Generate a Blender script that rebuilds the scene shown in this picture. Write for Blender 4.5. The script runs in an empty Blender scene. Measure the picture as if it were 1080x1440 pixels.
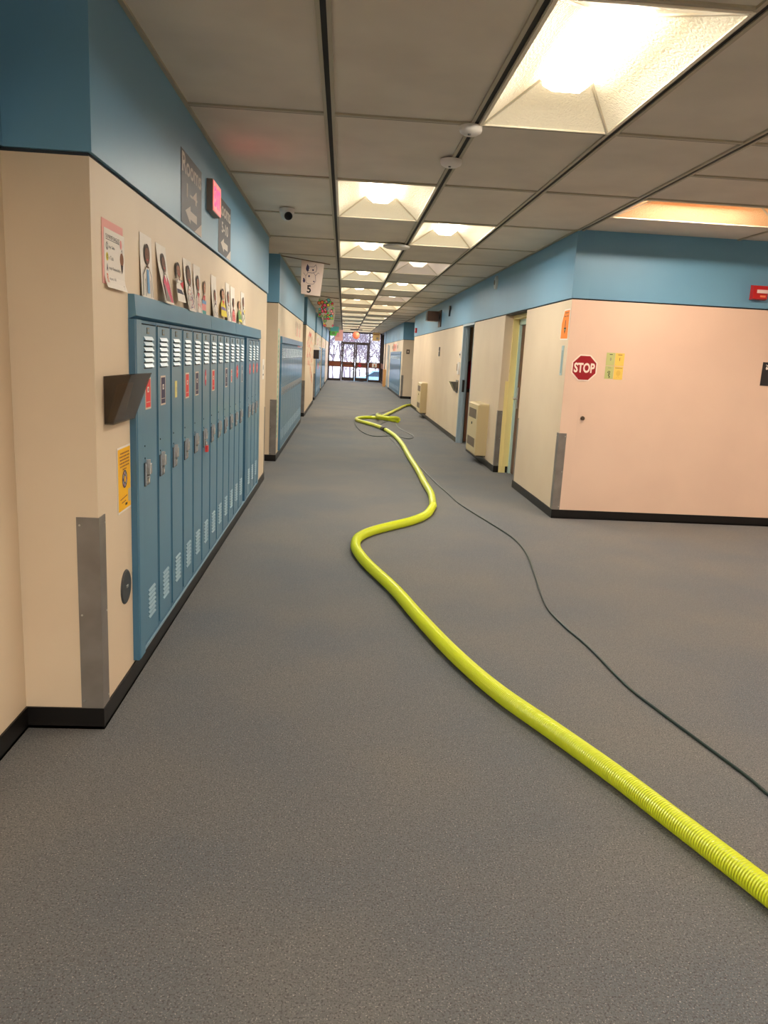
import bpy, math, random
from mathutils import Vector, Matrix
random.seed(7)
C = bpy.context.scene.collection
XL, XR, H, BL = -0.893, 2.138, 2.735, 2.13      # left wall, right wall, ceiling, underside of the blue band
YN, YS, YE = 2.84, 7.371, 44.5                  # near left corner, near right corner, end of the corridor
CAMZ = 1.50172
YB = -10.0                                      # wall behind the photographer

# ------------------------------------------------------------------ materials
def lin(c):
    c = c / 255.0
    return c / 12.92 if c <= 0.04045 else ((c + 0.055) / 1.055) ** 2.4
def rgb(c): return (lin(c[0]), lin(c[1]), lin(c[2]), 1)
MATS = {}
def mat(name, col, rough=0.6, metal=0.0, col2=None, scale=5.0, bump=0.0, bscale=None, emit=None, est=1.0, spec=0.5, fac=(0.35, 0.65), coat=0.0, detail=3.0, bdist=0.004):
    if name in MATS: return MATS[name]
    m = bpy.data.materials.new(name); m.use_nodes = True
    nt = m.node_tree; b = nt.nodes['Principled BSDF']
    b.inputs['Base Color'].default_value = rgb(col)
    b.inputs['Roughness'].default_value = rough
    b.inputs['Metallic'].default_value = metal
    b.inputs['Specular IOR Level'].default_value = spec
    b.inputs['Coat Weight'].default_value = coat
    b.inputs['Coat Roughness'].default_value = 0.1
    tc = nt.nodes.new('ShaderNodeTexCoord')
    if col2:
        n = nt.nodes.new('ShaderNodeTexNoise'); n.inputs['Scale'].default_value = scale; n.inputs['Detail'].default_value = detail
        nt.links.new(tc.outputs['Object'], n.inputs['Vector'])
        r = nt.nodes.new('ShaderNodeMapRange'); r.inputs['From Min'].default_value = fac[0]; r.inputs['From Max'].default_value = fac[1]
        nt.links.new(n.outputs['Fac'], r.inputs['Value'])
        mx = nt.nodes.new('ShaderNodeMix'); mx.data_type = 'RGBA'
        nt.links.new(r.outputs['Result'], mx.inputs['Factor'])
        mx.inputs[6].default_value = rgb(col); mx.inputs[7].default_value = rgb(col2)
        nt.links.new(mx.outputs[2], b.inputs['Base Color'])
    if bump:
        n2 = nt.nodes.new('ShaderNodeTexNoise'); n2.inputs['Scale'].default_value = bscale or scale; n2.inputs['Detail'].default_value = 2
        nt.links.new(tc.outputs['Object'], n2.inputs['Vector'])
        bp = nt.nodes.new('ShaderNodeBump'); bp.inputs['Strength'].default_value = bump; bp.inputs['Distance'].default_value = bdist
        nt.links.new(n2.outputs['Fac'], bp.inputs['Height']); nt.links.new(bp.outputs['Normal'], b.inputs['Normal'])
    if emit:
        b.inputs['Emission Color'].default_value = rgb(emit); b.inputs['Emission Strength'].default_value = est
    MATS[name] = m; return m

def carpet():
    m = bpy.data.materials.new('carpet'); m.use_nodes = True; nt = m.node_tree; b = nt.nodes['Principled BSDF']
    b.inputs['Roughness'].default_value = 0.85; b.inputs['Specular IOR Level'].default_value = 0.25
    tc = nt.nodes.new('ShaderNodeTexCoord')
    def noise(s, d=2.0, vec=None):
        n = nt.nodes.new('ShaderNodeTexNoise'); n.inputs['Scale'].default_value = s; n.inputs['Detail'].default_value = d
        nt.links.new(vec or tc.outputs['Object'], n.inputs['Vector']); return n
    def mixc(f, a, bcol, lo, hi, tofac=1.0):
        r = nt.nodes.new('ShaderNodeMapRange'); r.inputs['From Min'].default_value = lo; r.inputs['From Max'].default_value = hi; r.inputs['To Max'].default_value = tofac
        nt.links.new(f, r.inputs['Value'])
        mx = nt.nodes.new('ShaderNodeMix'); mx.data_type = 'RGBA'; nt.links.new(r.outputs['Result'], mx.inputs['Factor'])
        for k, v in ((6, a), (7, bcol)):
            if isinstance(v, tuple): mx.inputs[k].default_value = rgb(v)
            else: nt.links.new(v, mx.inputs[k])
        return mx.outputs[2]
    c = mixc(noise(1.1, 3).outputs['Fac'], (106, 111, 116), (119, 119, 117), 0.35, 0.65)
    c = mixc(noise(170, 3).outputs['Fac'], c, (70, 68, 70), 0.50, 0.66, 0.75)
    c = mixc(noise(210, 2).outputs['Fac'], c, (200, 196, 190), 0.60, 0.74, 0.7)
    c = mixc(noise(45, 4).outputs['Fac'], c, (96, 95, 97), 0.5, 0.75, 0.5)
    nt.links.new(c, b.inputs['Base Color'])
    bp = nt.nodes.new('ShaderNodeBump'); bp.inputs['Strength'].default_value = 0.6; bp.inputs['Distance'].default_value = 0.004
    nt.links.new(noise(300, 2).outputs['Fac'], bp.inputs['Height']); nt.links.new(bp.outputs['Normal'], b.inputs['Normal'])
    return m
M_carpet = carpet()
M_cream = mat('cream_wall_paint', (226, 208, 182), 0.5, col2=(220, 201, 175), scale=1.5, bump=0.05, bscale=120)
M_peach = mat('orange_lit_wall', (228, 200, 180), 0.5, col2=(222, 194, 175), scale=1.5, bump=0.05, bscale=120)  # wall with the tint of the orange lamps put into its colour
M_blue = mat('blue_wall_paint', (106, 158, 190), 0.42, col2=(102, 153, 186), scale=1.2, bump=0.04, bscale=60)
M_groove = mat('groove_shadow', (40, 46, 54), 0.6)  # dark tint stands in for the shadow line under the blue band
M_base = mat('black_rubber_base', (20, 18, 18), 0.35, spec=0.4)
M_tile = mat('ceiling_tile', (220, 211, 198), 0.9, col2=(210, 201, 189), scale=2.2, bump=0.15, bscale=200)
M_tbar = mat('ceiling_bar', (170, 162, 142), 0.5)
M_slot = mat('black_slot', (10, 10, 10), 0.7)
M_steel = mat('corner_guard_grey', (138, 134, 130), 0.38, 0.25, col2=(122, 116, 112), scale=6)
M_screw = mat('screw_metal', (200, 200, 195), 0.3, 0.9)
M_lock = mat('locker_blue_paint', (88, 138, 168), 0.30, col2=(82, 131, 161), scale=3, coat=0.25)
M_lockd = mat('locker_edge_paint', (66, 114, 146), 0.35)
M_lvr = mat('louver_lit_blue', (136, 170, 190), 0.3)  # locker blue made paler, light on the louver tops put into the colour
M_gap = mat('dark_gap', (10, 14, 18), 0.8)
M_chrome = mat('chrome', (205, 205, 208), 0.25, 0.5)
M_plate = mat('handle_pocket', (58, 60, 64), 0.35, 0.3)
M_brass = mat('number_plate_metal', (120, 120, 108), 0.4, 0.6)
M_red = mat('red_card', (222, 60, 62), 0.5)
M_navy = mat('navy_card', (54, 48, 86), 0.5)
M_yel = mat('yellow_card', (224, 214, 140), 0.6)
M_card = mat('card_border', (222, 206, 190), 0.6)
M_pink = mat('pink_card', (214, 84, 104), 0.6)
M_oran = mat('orange_card', (240, 120, 80), 0.6)
M_white = mat('white_paper', (238, 232, 224), 0.7)
M_pinkp = mat('pink_paper', (240, 176, 170), 0.7)
M_black = mat('black_ink', (28, 26, 30), 0.6)
M_grey = mat('grey_ink', (130, 126, 126), 0.6)
M_slate = mat('slate_paper', (78, 78, 88), 0.55)
M_sand = mat('light_lettering', (206, 198, 190), 0.6)
M_fixt = mat('pebbled_housing_glow', (246, 240, 224), 0.5, emit=(255, 228, 180), est=.26, bump=1.0, bscale=80, bdist=.007)  # faint glow added so the sloping housing sides look brighter
M_fixd = mat('pebbled_housing_glow_dim', (240, 230, 220), 0.5, emit=(255, 224, 205), est=.12, bump=1.0, bscale=80, bdist=.007)
M_fixo = mat('pebbled_housing_glow_orange', (240, 214, 176), 0.5, emit=(255, 150, 60), est=.22, bump=1.0, bscale=80, bdist=.007)
M_rim = mat('fixture_rim', (240, 232, 212), 0.4)
M_lens = mat('lamp_lens', (255, 246, 226), 0.4, emit=(255, 236, 204), est=9.0)
M_lensw = mat('lamp_lens_orange', (255, 220, 170), 0.4, emit=(255, 130, 40), est=3.5)
M_cap = mat('end_cap_glow', (246, 234, 206), 0.4, emit=(255, 236, 200), est=4.0)  # glow added to the end plates to light the end slopes
M_lensd = mat('lamp_lens_dim', (250, 240, 230), 0.4, emit=(255, 232, 214), est=1.5)
M_hose = mat('lime_hose_plastic', (212, 226, 40), 0.32, coat=0.2)
M_hosed = mat('hose_cuff', (28, 30, 28), 0.4)
M_cable = mat('dark_green_cable', (34, 54, 52), 0.4)
M_smoke = mat('smoked_plastic', (70, 60, 50), 0.15, coat=0.4)
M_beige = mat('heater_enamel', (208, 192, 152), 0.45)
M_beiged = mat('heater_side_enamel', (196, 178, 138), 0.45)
M_grille = mat('heater_grille', (92, 78, 66), 0.5); M_slat = mat('heater_slat', (140, 122, 102), .5)
M_bframe = mat('blue_grey_door_frame', (164, 182, 194), 0.4)
M_mint = mat('mint_door_frame', (200, 228, 222), 0.4)
M_yellow = mat('yellow_jamb_paint', (248, 230, 160), 0.45)
M_brown = mat('brown_door_wood', (112, 66, 40), 0.4, col2=(90, 50, 30), scale=14)
M_dark = mat('dark_brown_frame', (46, 32, 28), 0.4)
M_rust = mat('rust_brown_panel', (120, 58, 26), 0.4)
M_cabin = mat('brown_cabinet', (84, 58, 44), 0.4)
M_alarm = mat('alarm_red', (186, 34, 38), 0.35)
M_stop = mat('stop_sign_red', (150, 16, 32), 0.4)
M_swhite = mat('sign_white', (244, 226, 214), 0.4)
M_orange = mat('orange_paper', (246, 136, 40), 0.6)
M_green = mat('green_paper', (186, 194, 130), 0.6)
M_gold = mat('gold_paper', (232, 200, 96), 0.6)
M_plas = mat('white_plastic', (222, 218, 214), 0.35)
M_room = mat('room_paint', (200, 180, 150), 0.6)
M_skin = [mat('skin_a', (150, 96, 74), 0.7), mat('skin_b', (118, 78, 58), 0.7), mat('skin_c', (190, 140, 112), 0.7)]
M_hair = mat('hair_brown', (58, 40, 34), 0.7)
M_hair2 = mat('hair_light', (130, 96, 66), 0.7)
CLR = {k: mat('marker_' + k, v, 0.7) for k, v in dict(blue=(120, 168, 214), pink=(226, 84, 120), red=(214, 40, 60), green=(110, 150, 90), purple=(120, 104, 150), yellow=(224, 206, 60), navy=(40, 38, 70), teal=(90, 170, 170), orange=(224, 112, 60), grey=(150, 142, 140), brown=(140, 90, 60), lime=(110, 206, 90), rose=(232, 150, 150)).items()}
def glass_mat():
    m = bpy.data.materials.new('window_glass'); m.use_nodes = True; nt = m.node_tree
    nt.nodes.remove(nt.nodes['Principled BSDF']); out = nt.nodes['Material Output']
    t = nt.nodes.new('ShaderNodeBsdfTransparent'); t.inputs[0].default_value = (0.93, 0.95, 0.97, 1)
    g = nt.nodes.new('ShaderNodeBsdfGlossy'); g.inputs['Roughness'].default_value = 0.02
    f = nt.nodes.new('ShaderNodeFresnel'); f.inputs[0].default_value = 1.45
    mx = nt.nodes.new('ShaderNodeMixShader'); nt.links.new(f.outputs[0], mx.inputs[0]); nt.links.new(t.outputs[0], mx.inputs[1]); nt.links.new(g.outputs[0], mx.inputs[2])
    nt.links.new(mx.outputs[0], out.inputs[0]); return m
M_glass = glass_mat()

# ------------------------------------------------------------------ mesh builder
ORG = {}
def tag(o, label=None, cat=None, group=None, kind=None):
    if label: o['label'] = label
    if cat: o['category'] = cat
    if group: o['group'] = group
    if kind: o['kind'] = kind
    return o
def thing(name, loc, label, cat, group=None):
    o = bpy.data.objects.new(name, None); C.objects.link(o); o.location = loc; o.empty_display_size = 0.1
    ORG[o.name] = Vector(loc); return tag(o, label, cat, group)
class MB:
    def __init__(s): s.v = []; s.f = []; s.mi = []; s.ms = []
    def m(s, mt):
        if mt not in s.ms: s.ms.append(mt)
        return s.ms.index(mt)
    def add(s, vs, fs, mt):
        k = len(s.v); s.v += [Vector(p) for p in vs]; i = s.m(mt)
        for f in fs: s.f.append([k + a for a in f]); s.mi.append(i)
        return s
    def box(s, x0, x1, y0, y1, z0, z1, mt, top=None):
        if x0 > x1: x0, x1 = x1, x0
        if y0 > y1: y0, y1 = y1, y0
        vs = [(x0,y0,z0),(x1,y0,z0),(x1,y1,z0),(x0,y1,z0),(x0,y0,z1),(x1,y0,z1),(x1,y1,z1),(x0,y1,z1)]
        return s.add(vs, [(3,2,1,0),(4,5,6,7),(0,1,5,4),(1,2,6,5),(2,3,7,6),(3,0,4,7)], mt)
    def prism(s, lo, hi, mt):
        n = len(lo); fs = [tuple(reversed(range(n))), tuple(range(n, 2*n))]
        fs += [(i, (i+1) % n, n + (i+1) % n, n + i) for i in range(n)]
        return s.add(list(lo) + list(hi), fs, mt)
    def cyl(s, a, b, r, mt, n=20, r2=None):
        a, b = Vector(a), Vector(b); d = (b - a).normalized(); u = d.orthogonal().normalized(); w = d.cross(u); r2 = r if r2 is None else r2
        lo = [a + (u*math.cos(t) + w*math.sin(t))*r for t in [2*math.pi*i/n for i in range(n)]]
        hi = [b + (u*math.cos(t) + w*math.sin(t))*r2 for t in [2*math.pi*i/n for i in range(n)]]
        return s.prism(lo, hi, mt)
    def lathe(s, prof, ctr, ax, mt, n=28):
        ctr, ax = Vector(ctr), Vector(ax).normalized(); u = ax.orthogonal().normalized(); w = ax.cross(u)
        vs = []; fs = []
        for r, h in prof:
            for i in range(n):
                t = 2*math.pi*i/n; vs.append(ctr + ax*h + (u*math.cos(t) + w*math.sin(t))*max(r, 1e-5))
        for j in range(len(prof)-1):
            for i in range(n): fs.append((j*n+i, j*n+(i+1) % n, (j+1)*n+(i+1) % n, (j+1)*n+i))
        return s.add(vs, fs, mt)
    def tube(s, pts, rad, mt, n=12, cap=True):
        pts = [Vector(p) for p in pts]; N = len(pts); vs = []; fs = []; up = Vector((0, 0, 1))
        for i, p in enumerate(pts):
            d = (pts[min(i+1, N-1)] - pts[max(i-1, 0)])
            d = d.normalized() if d.length > 1e-9 else Vector((0, 1, 0))
            u = d.cross(up)
            u = u.normalized() if u.length > 1e-6 else Vector((1, 0, 0))
            w = u.cross(d); r = rad[i] if isinstance(rad, (list, tuple)) else rad
            for k in range(n):
                t = 2*math.pi*k/n; vs.append(p + (u*math.cos(t) + w*math.sin(t))*r)
        for j in range(N-1):
            for k in range(n): fs.append((j*n+k, j*n+(k+1) % n, (j+1)*n+(k+1) % n, (j+1)*n+k))
        if cap: fs.append(tuple(reversed(range(n)))); fs.append(tuple(range((N-1)*n, N*n)))
        return s.add(vs, fs, mt)
    def build(s, name, parent=None, label=None, cat=None, group=None, kind=None, smooth=False, loc=None):
        if parent is not None: o0 = ORG[parent.name]
        elif loc is not None: o0 = Vector(loc)
        else:
            lo = [min(p[i] for p in s.v) for i in range(3)]; hi = [max(p[i] for p in s.v) for i in range(3)]
            o0 = Vector(((lo[0]+hi[0])/2, (lo[1]+hi[1])/2, lo[2]))
        me = bpy.data.meshes.new(name); me.from_pydata([tuple(p - o0) for p in s.v], [], s.f)
        for mt in s.ms: me.materials.append(mt)
        me.polygons.foreach_set('material_index', s.mi)
        if smooth: me.polygons.foreach_set('use_smooth', [True]*len(s.f))
        me.update()
        import bmesh
        bm = bmesh.new(); bm.from_mesh(me); bmesh.ops.recalc_face_normals(bm, faces=bm.faces); bm.to_mesh(me); bm.free()
        o = bpy.data.objects.new(name, me); C.objects.link(o); ORG[o.name] = o0.copy()
        if parent is not None:
            o.parent = parent
        else: o.location = o0
        if smooth:
            try: me.set_sharp_from_angle(angle=math.radians(40))
            except Exception: pass
        return tag(o, label, cat, group, kind)
def kids(o): return [c for c in bpy.data.objects if c.parent == o]
def copy_tree(o, delta, parent=None):
    c = o.copy(); C.objects.link(c)
    if parent is not None: c.parent = parent
    else: c.location = Vector(o.location) + Vector(delta)
    ORG[c.name] = ORG[o.name] + Vector(delta)
    for ch in kids(o): copy_tree(ch, delta, c)
    return c

_T = {}
def textmesh(t, off=0.0):
    k = (t, off)
    if k not in _T:
        cu = bpy.data.curves.new('t', 'FONT'); cu.body = t; cu.size = 1; cu.offset = off; cu.resolution_u = 3
        ob = bpy.data.objects.new('t', cu); C.objects.link(ob)
        dg = bpy.context.evaluated_depsgraph_get(); dg.update()
        me = bpy.data.meshes.new_from_object(ob.evaluated_get(dg))
        vs = [tuple(v.co) for v in me.vertices]; fs = [tuple(p.vertices) for p in me.polygons]
        bpy.data.objects.remove(ob); bpy.data.curves.remove(cu); bpy.data.meshes.remove(me)
        _T[k] = (vs, fs)
    return _T[k]
class Board:
    """flat drawing frame: a along ux, b up, c out of the wall"""
    def __init__(s, o, ux, uz=(0, 0, 1), mb=None, warp=None):
        s.o = Vector(o); s.ux = Vector(ux); s.uz = Vector(uz); s.n = s.ux.cross(s.uz); s.mb = mb or MB(); s.warp = warp or (lambda a, b: 0)
    def P(s, a, b, c=0): return s.o + s.ux*a + s.uz*b + s.n*(c + s.warp(a, b))
    def rect(s, a0, a1, b0, b1, c, mt): return s.poly([(a0,b0),(a1,b0),(a1,b1),(a0,b1)], c, mt)
    def slab(s, a0, a1, b0, b1, c0, c1, mt):
        q = [(a0,b0),(a1,b0),(a1,b1),(a0,b1)]
        s.mb.prism([s.P(a,b,c0) for a,b in q], [s.P(a,b,c1) for a,b in q], mt); return s
    def pslab(s, q, c0, c1, mt):
        s.mb.prism([s.P(a,b,c0) for a,b in q], [s.P(a,b,c1) for a,b in q], mt); return s
    def sheet(s, a0, a1, b0, b1, mt, n=8, c0=0.001, c1=0.002, shear=0.0, tap=0.0):
        prev = None
        for k in range(n):
            t0, t1 = k/n, (k+1)/n
            y0, y1 = b0+(b1-b0)*t0, b0+(b1-b0)*t1
            s.mb.prism([s.P(a0, y0, c0), s.P(a1, y0, c0), s.P(a1, y1, c0), s.P(a0, y1, c0)], [s.P(a0, y0, c1), s.P(a1, y0, c1), s.P(a1, y1, c1), s.P(a0, y1, c1)], mt)
        return s
    def poly(s, q, c, mt):
        s.mb.add([s.P(a, b, c) for a, b in q], [tuple(range(len(q)))], mt); return s
    def ell(s, ca, cb, ra, rb, c, mt, n=24):
        return s.poly([(ca+ra*math.cos(2*math.pi*i/n), cb+rb*math.sin(2*math.pi*i/n)) for i in range(n)], c, mt)
    def line(s, pts, w, c, mt):
        for (a0, b0), (a1, b1) in zip(pts, pts[1:]):
            dx, dy = a1-a0, b1-b0; l = math.hypot(dx, dy) or 1; nx, ny = -dy/l*w/2, dx/l*w/2
            s.poly([(a0+nx, b0+ny), (a0-nx, b0-ny), (a1-nx, b1-ny), (a1+nx, b1+ny)], c, mt)
        return s
    def text(s, t, a0, a1, b0, b1, c, mt, off=0.0):
        vs, fs = textmesh(t, off)
        lx, hx = min(v[0] for v in vs), max(v[0] for v in vs); ly, hy = min(v[1] for v in vs), max(v[1] for v in vs)
        s.mb.add([s.P(a0+(v[0]-lx)/(hx-lx)*(a1-a0), b0+(v[1]-ly)/(hy-ly)*(b1-b0), c) for v in vs], fs, mt); return s
    def build(s, *a, **k): return s.mb.build(*a, **k)
LW = lambda y=0, z=0, c=0, **k: Board((XL + c, y, z), (0, 1, 0), **k)
RW = lambda y=0, z=0, c=0, **k: Board((XR - c, y, z), (0, -1, 0), **k)
SW = lambda x=0, z=0, c=0, **k: Board((x, YS - c, z), (1, 0, 0), **k)

# ------------------------------------------------------------------ room shell
MB().box(-2.2, 9.0, YB, YE + .12, -0.06, 0, M_carpet).build('floor', kind='structure', loc=(0, 0, 0))
PR = 0.012   # the blue band stands proud of the wall by this much
def wallblock(name, x0, x1, y0, y1, lower=M_cream, z1=BL, faces='', full=True):
    """solid block: cream below, blue band above, groove coloured dark as a shadow line between"""
    m = MB(); m.box(x0, x1, y0, y1, 0, z1 - 0.012, lower)
    p = PR
    X0 = x0 - (p if 'l' in faces else 0); X1 = x1 + (p if 'r' in faces else 0)
    Y0 = y0 - (p if 'n' in faces else 0); Y1 = y1 + (p if 'f' in faces else 0)
    m.box(x0 + .004, x1 - .004, y0 + .004, y1 - .004, z1 - 0.012, z1, M_groove)
    m.box(X0, X1, Y0, Y1, z1, H + 0.14, M_blue)
    return m.build(name, kind='structure')
def baseb(name, x0, x1, y0, y1): return MB().box(x0, x1, y0, y1, 0.0, 0.088, M_base).box(x0 + (0.004 if x1-x0 < .1 else 0), x1, y0, y1, 0.0, 0.012, M_base).build(name, kind='structure')
PIERS = [(2.84, 9.0), (10.55, 16.85), (18.25, 23.5), (24.85, 30.2), (31.6, 37.0), (38.4, YE)]
for i, (a, b) in enumerate(PIERS):
    wallblock('wall_left', -2.0, XL, a, b, faces='rnf')
    baseb('baseboard_left', XL, XL + .007, a - .007, b + .007)
    if i: baseb('baseboard_left', -2.0 if i else -1.19, XL, a - .007, a)
    baseb('baseboard_left', -2.0, XL, b, b + .007)
baseb('baseboard_left', -1.187, XL, YN - .007, YN)
wallblock('wall_left', -2.2, -1.187, YB, YN, faces='r')
baseb('baseboard_left', -1.187, -1.180, YB, YN - .007)
k = 0
for (a, b), (c, d) in zip(PIERS, PIERS[1:]):       # recesses between the piers with a door at the back
    wallblock('wall_left', -2.2, -2.0, b, c)
    k += 1
    dm = MB().box(-2.0, -1.96, b + .2, c - .2, 0, 2.05, M_brown).box(-2.0, -1.95, b + .12, b + .2, 0, 2.12, M_bframe).box(-2.0, -1.95, c - .2, c - .12, 0, 2.12, M_bframe).box(-2.0, -1.95, b + .12, c - .12, 2.05, 2.12, M_bframe)
    d0 = dm.build('door_%d' % k, kind='structure')
    MB().cyl((-1.96, c - .28, 1.0), (-1.90, c - .28, 1.0), .014, M_chrome).cyl((-1.905, c - .28, 1.0), (-1.905, c - .40, 1.0), .010, M_chrome).build('handle', d0)

# right wall, near the corner and beyond
wallblock('wall_right', XR, XR + .15, YS, 9.19, faces='ln')          # block beside the stop sign
wallblock('wall_cross', XR + .15, 9.0, YS, YS + .15, lower=M_peach, faces='n')
m = MB(); m.box(XR - .0005, XR + .16, YS - .0008, YS + .004, .0, BL - .012, M_peach).build('trim_1', kind='structure')  # thin facing that carries the orange-lit tint to the corner
baseb('baseboard_right', XR - .007, XR, YS - .007, 9.19)
baseb('baseboard_cross', XR - .007, 9.0, YS - .008, YS - .001)
wallblock('wall_right', XR, XR + .15, 10.41, 12.84, faces='ln')
baseb('baseboard_right', XR - .007, XR, 10.41, 12.84); baseb('baseboard_right', XR - .007, XR + .30, 10.403, 10.41)
wallblock('wall_right', XR, XR + .11, 14.06, 23.86, faces='lf')
baseb('baseboard_right', XR - .007, XR, 14.06, 23.86)
for (a, b) in ((9.19, 10.41), (12.84, 14.06)):                       # blue band carries on over the openings
    MB().box(XR - PR, XR + .15, a, b, BL, H + .14, M_blue).box(XR + .002, XR + .15, a, b, BL - .012, BL, M_groove).build('wall_right', kind='structure')
# near door recess: cream return, yellow jamb, mint frame, brown door
m = MB(); m.box(XR + .15, XR + .60, 10.42, 10.62, 0, BL - .012, M_cream).build('wall_right', kind='structure')
MB().box(XR + .065, XR + .155, 10.385, 10.402, 0, 1.25, M_yellow).build('trim_2', kind='structure')
MB().box(XR + .11, XR + .19, 10.37, 10.41, .09, BL - .014, M_yellow).box(XR + .11, XR + .19, 9.19, 10.37, BL - .06, BL - .014, M_yellow).build('trim_3', kind='structure')
MB().box(XR + .19, XR + .262, 10.335, 10.41, 0, 2.07, M_mint).box(XR + .19, XR + .262, 9.19, 9.265, 0, 2.07, M_mint).box(XR + .19, XR + .262, 9.19, 10.41, 2.0, 2.07, M_mint).build('trim_4', kind='structure')
d = MB().box(XR + .222, XR + .262, 9.27, 10.33, .01, 1.995, M_brown).build('door_6', kind='structure', loc=(XR + .24, 9.8, 0))
MB().box(XR + .210, XR + .222, 10.24, 10.30, .90, 1.18, M_chrome).cyl((XR + .215, 10.27, 1.03), (XR + .165, 10.27, 1.03), .012, M_chrome).cyl((XR + .168, 10.28, 1.03), (XR + .168, 10.15, 1.03), .010, M_chrome).build('handle', d)
MB().box(XR + .15, XR + 3.2, 9.18, 9.2, 0, H, M_room).box(XR + .27, XR + .30, 9.2, 10.41, 2.07, H, M_room).build('wall_side', kind='structure')
# second door: blue grey frame, dark room behind with a red jacket
MB().box(XR - .006, XR + .115, 13.99, 14.06, 0, BL, M_bframe).box(XR + .05, XR + .09, 13.965, 13.99, 0, BL - .03, M_bframe).box(XR - .006, XR + .16, 12.84, 12.865, 0, BL, M_bframe).box(XR - .006, XR + .16, 12.865, 13.99, BL - .04, BL, M_bframe).build('trim_5', kind='structure')
MB().box(XR + .15, XR + 3.2, 14.70, 14.80, 0, H, M_room).box(XR + .15, XR + 3.2, 12.5, 12.6, 0, H, M_room).box(XR + 3.1, XR + 3.2, 12.6, 14.7, 0, H, M_room).box(XR + .15, XR + 3.2, 12.6, 14.7, 2.4, 2.45, M_room).box(XR + .11, XR + .14, 14.07, 14.7, 0, 2.4, M_dark).build('wall_classroom', kind='structure')
MB().box(XR + .035, XR + .075, 13.96, 13.992, .93, 1.15, M_black).build('strike_plate', bpy.data.objects['trim_5'])
# far cross corridor and the wall past it
wallblock('wall_right', XR + .35, 9.0, 23.86 - .15, 23.86)
wallblock('wall_right', XR, 9.0, 28.3, 28.45, faces='ln', lower=M_cream)
wallblock('wall_right', XR, XR + .2, 28.45, 41.6, faces='l')
baseb('baseboard_right', XR - .007, XR + 3, 28.293, 28.30); baseb('baseboard_right', XR - .007, XR, 28.3, 41.6)
wallblock('wall_cross', 6.0, 6.2, 23.86, 28.3)
# wall behind the photographer and on the far right of the hall
wallblock('wall_back', -2.2, 9.0, YB - .2, YB)
wallblock('wall_side', 9.0, 9.2, YB, YS, lower=M_peach)
# edge trims of the light columns near the end on the right
for n_, (y0, y1, zt, mt) in enumerate([(36.6, 36.75, 2.0, M_bframe), (37.5, 37.65, 2.06, M_bframe), (39.9, 40.1, H, M_dark)]):
    MB().box(XR - .03, XR, y0, y1, 0, zt, mt).build('trim_%d' % (7 + n_), kind='structure')

# ------------------------------------------------------------------ ceiling grid with real openings for the lamps
xs = [-.893, -.125, .655, 1.397, 2.152]
T0, DT = 4.3726, 1.51275
ys = [T0 + k*DT for k in range(-9, 28)]
ys = [max(YB, y) for y in ys if y < YE] + [YE]
lamps = []                                              # (x0,x1,y0,y1,kind)
def cell(a): return T0 + a*DT
for k in range(13):
    lamps.append((xs[1], xs[2], cell(1 + 2*k), cell(2 + 2*k), 'n'))
for k in range(12):
    lamps.append((xs[2], xs[3], cell(2 + 2*k), cell(3 + 2*k), 'd' if k in (1, 3) else 'n'))
lamps.append((xs[2], xs[3], cell(-1), cell(0), 'b'))
lamps.append((xs[2], xs[3], cell(-4), cell(-3), 'x')); lamps += [(xs[a], xs[a+1], cell(k), cell(k+1), 'z') for a, k in ((1, -7), (2, -6), (2, -8), (0, -8), (1, -9), (0, -6))]  # unseen lamps added behind the camera to brighten the near walls
side_x = [2.152 + 1.5128*k for k in range(5)] + [9.0]
side_y = [T0 + DT/2*k for k in range(-18, 4)] + [YS]
side_y = sorted(set(round(y, 4) for y in side_y if y < YS - .02)) + [YS]
slamps = [(0, T0 + DT, T0 + DT*1.5), (2, T0 + DT, T0 + DT*1.5), (1, T0 - DT, T0 - DT*.5), (3, T0 - DT, T0 - DT*.5), (0, T0 - DT*2.5, T0 - DT*2), (2, T0 - DT*2.5, T0 - DT*2)]
cm = MB()
def openat(x, y, L):
    return any(a < x < b and c < y < d for a, b, c, d in L)
L1 = [l[:4] for l in lamps]
L2 = [(side_x[i], side_x[i+1], a, b) for i, a, b in slamps]
ZT = H + .008
def ctile(x0, x1, y0, y1):
    if not openat((x0+x1)/2, (y0+y1)/2, L1 + L2): cm.box(x0, x1, y0, y1, ZT, ZT + .015, M_tile)
for i in range(4):
    for a, b in zip(ys, ys[1:]): ctile(xs[i], xs[i+1], a, b)
for a, b in zip(ys, ys[1:]): cm.box(-2.2, xs[0], a, b, ZT, ZT + .015, M_tile)
for a, b in zip(side_y, side_y[1:]):
    for i in range(5): ctile(side_x[i], side_x[i+1], a, b)
cm.box(xs[4], 9.0, 23.86, 28.3, ZT, ZT + .015, M_tile); cm.box(xs[4], 9.0, YS, 23.7, ZT, ZT + .015, M_tile); cm.box(xs[4], 3.0, 28.3, YE, ZT, ZT + .015, M_tile)
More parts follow.
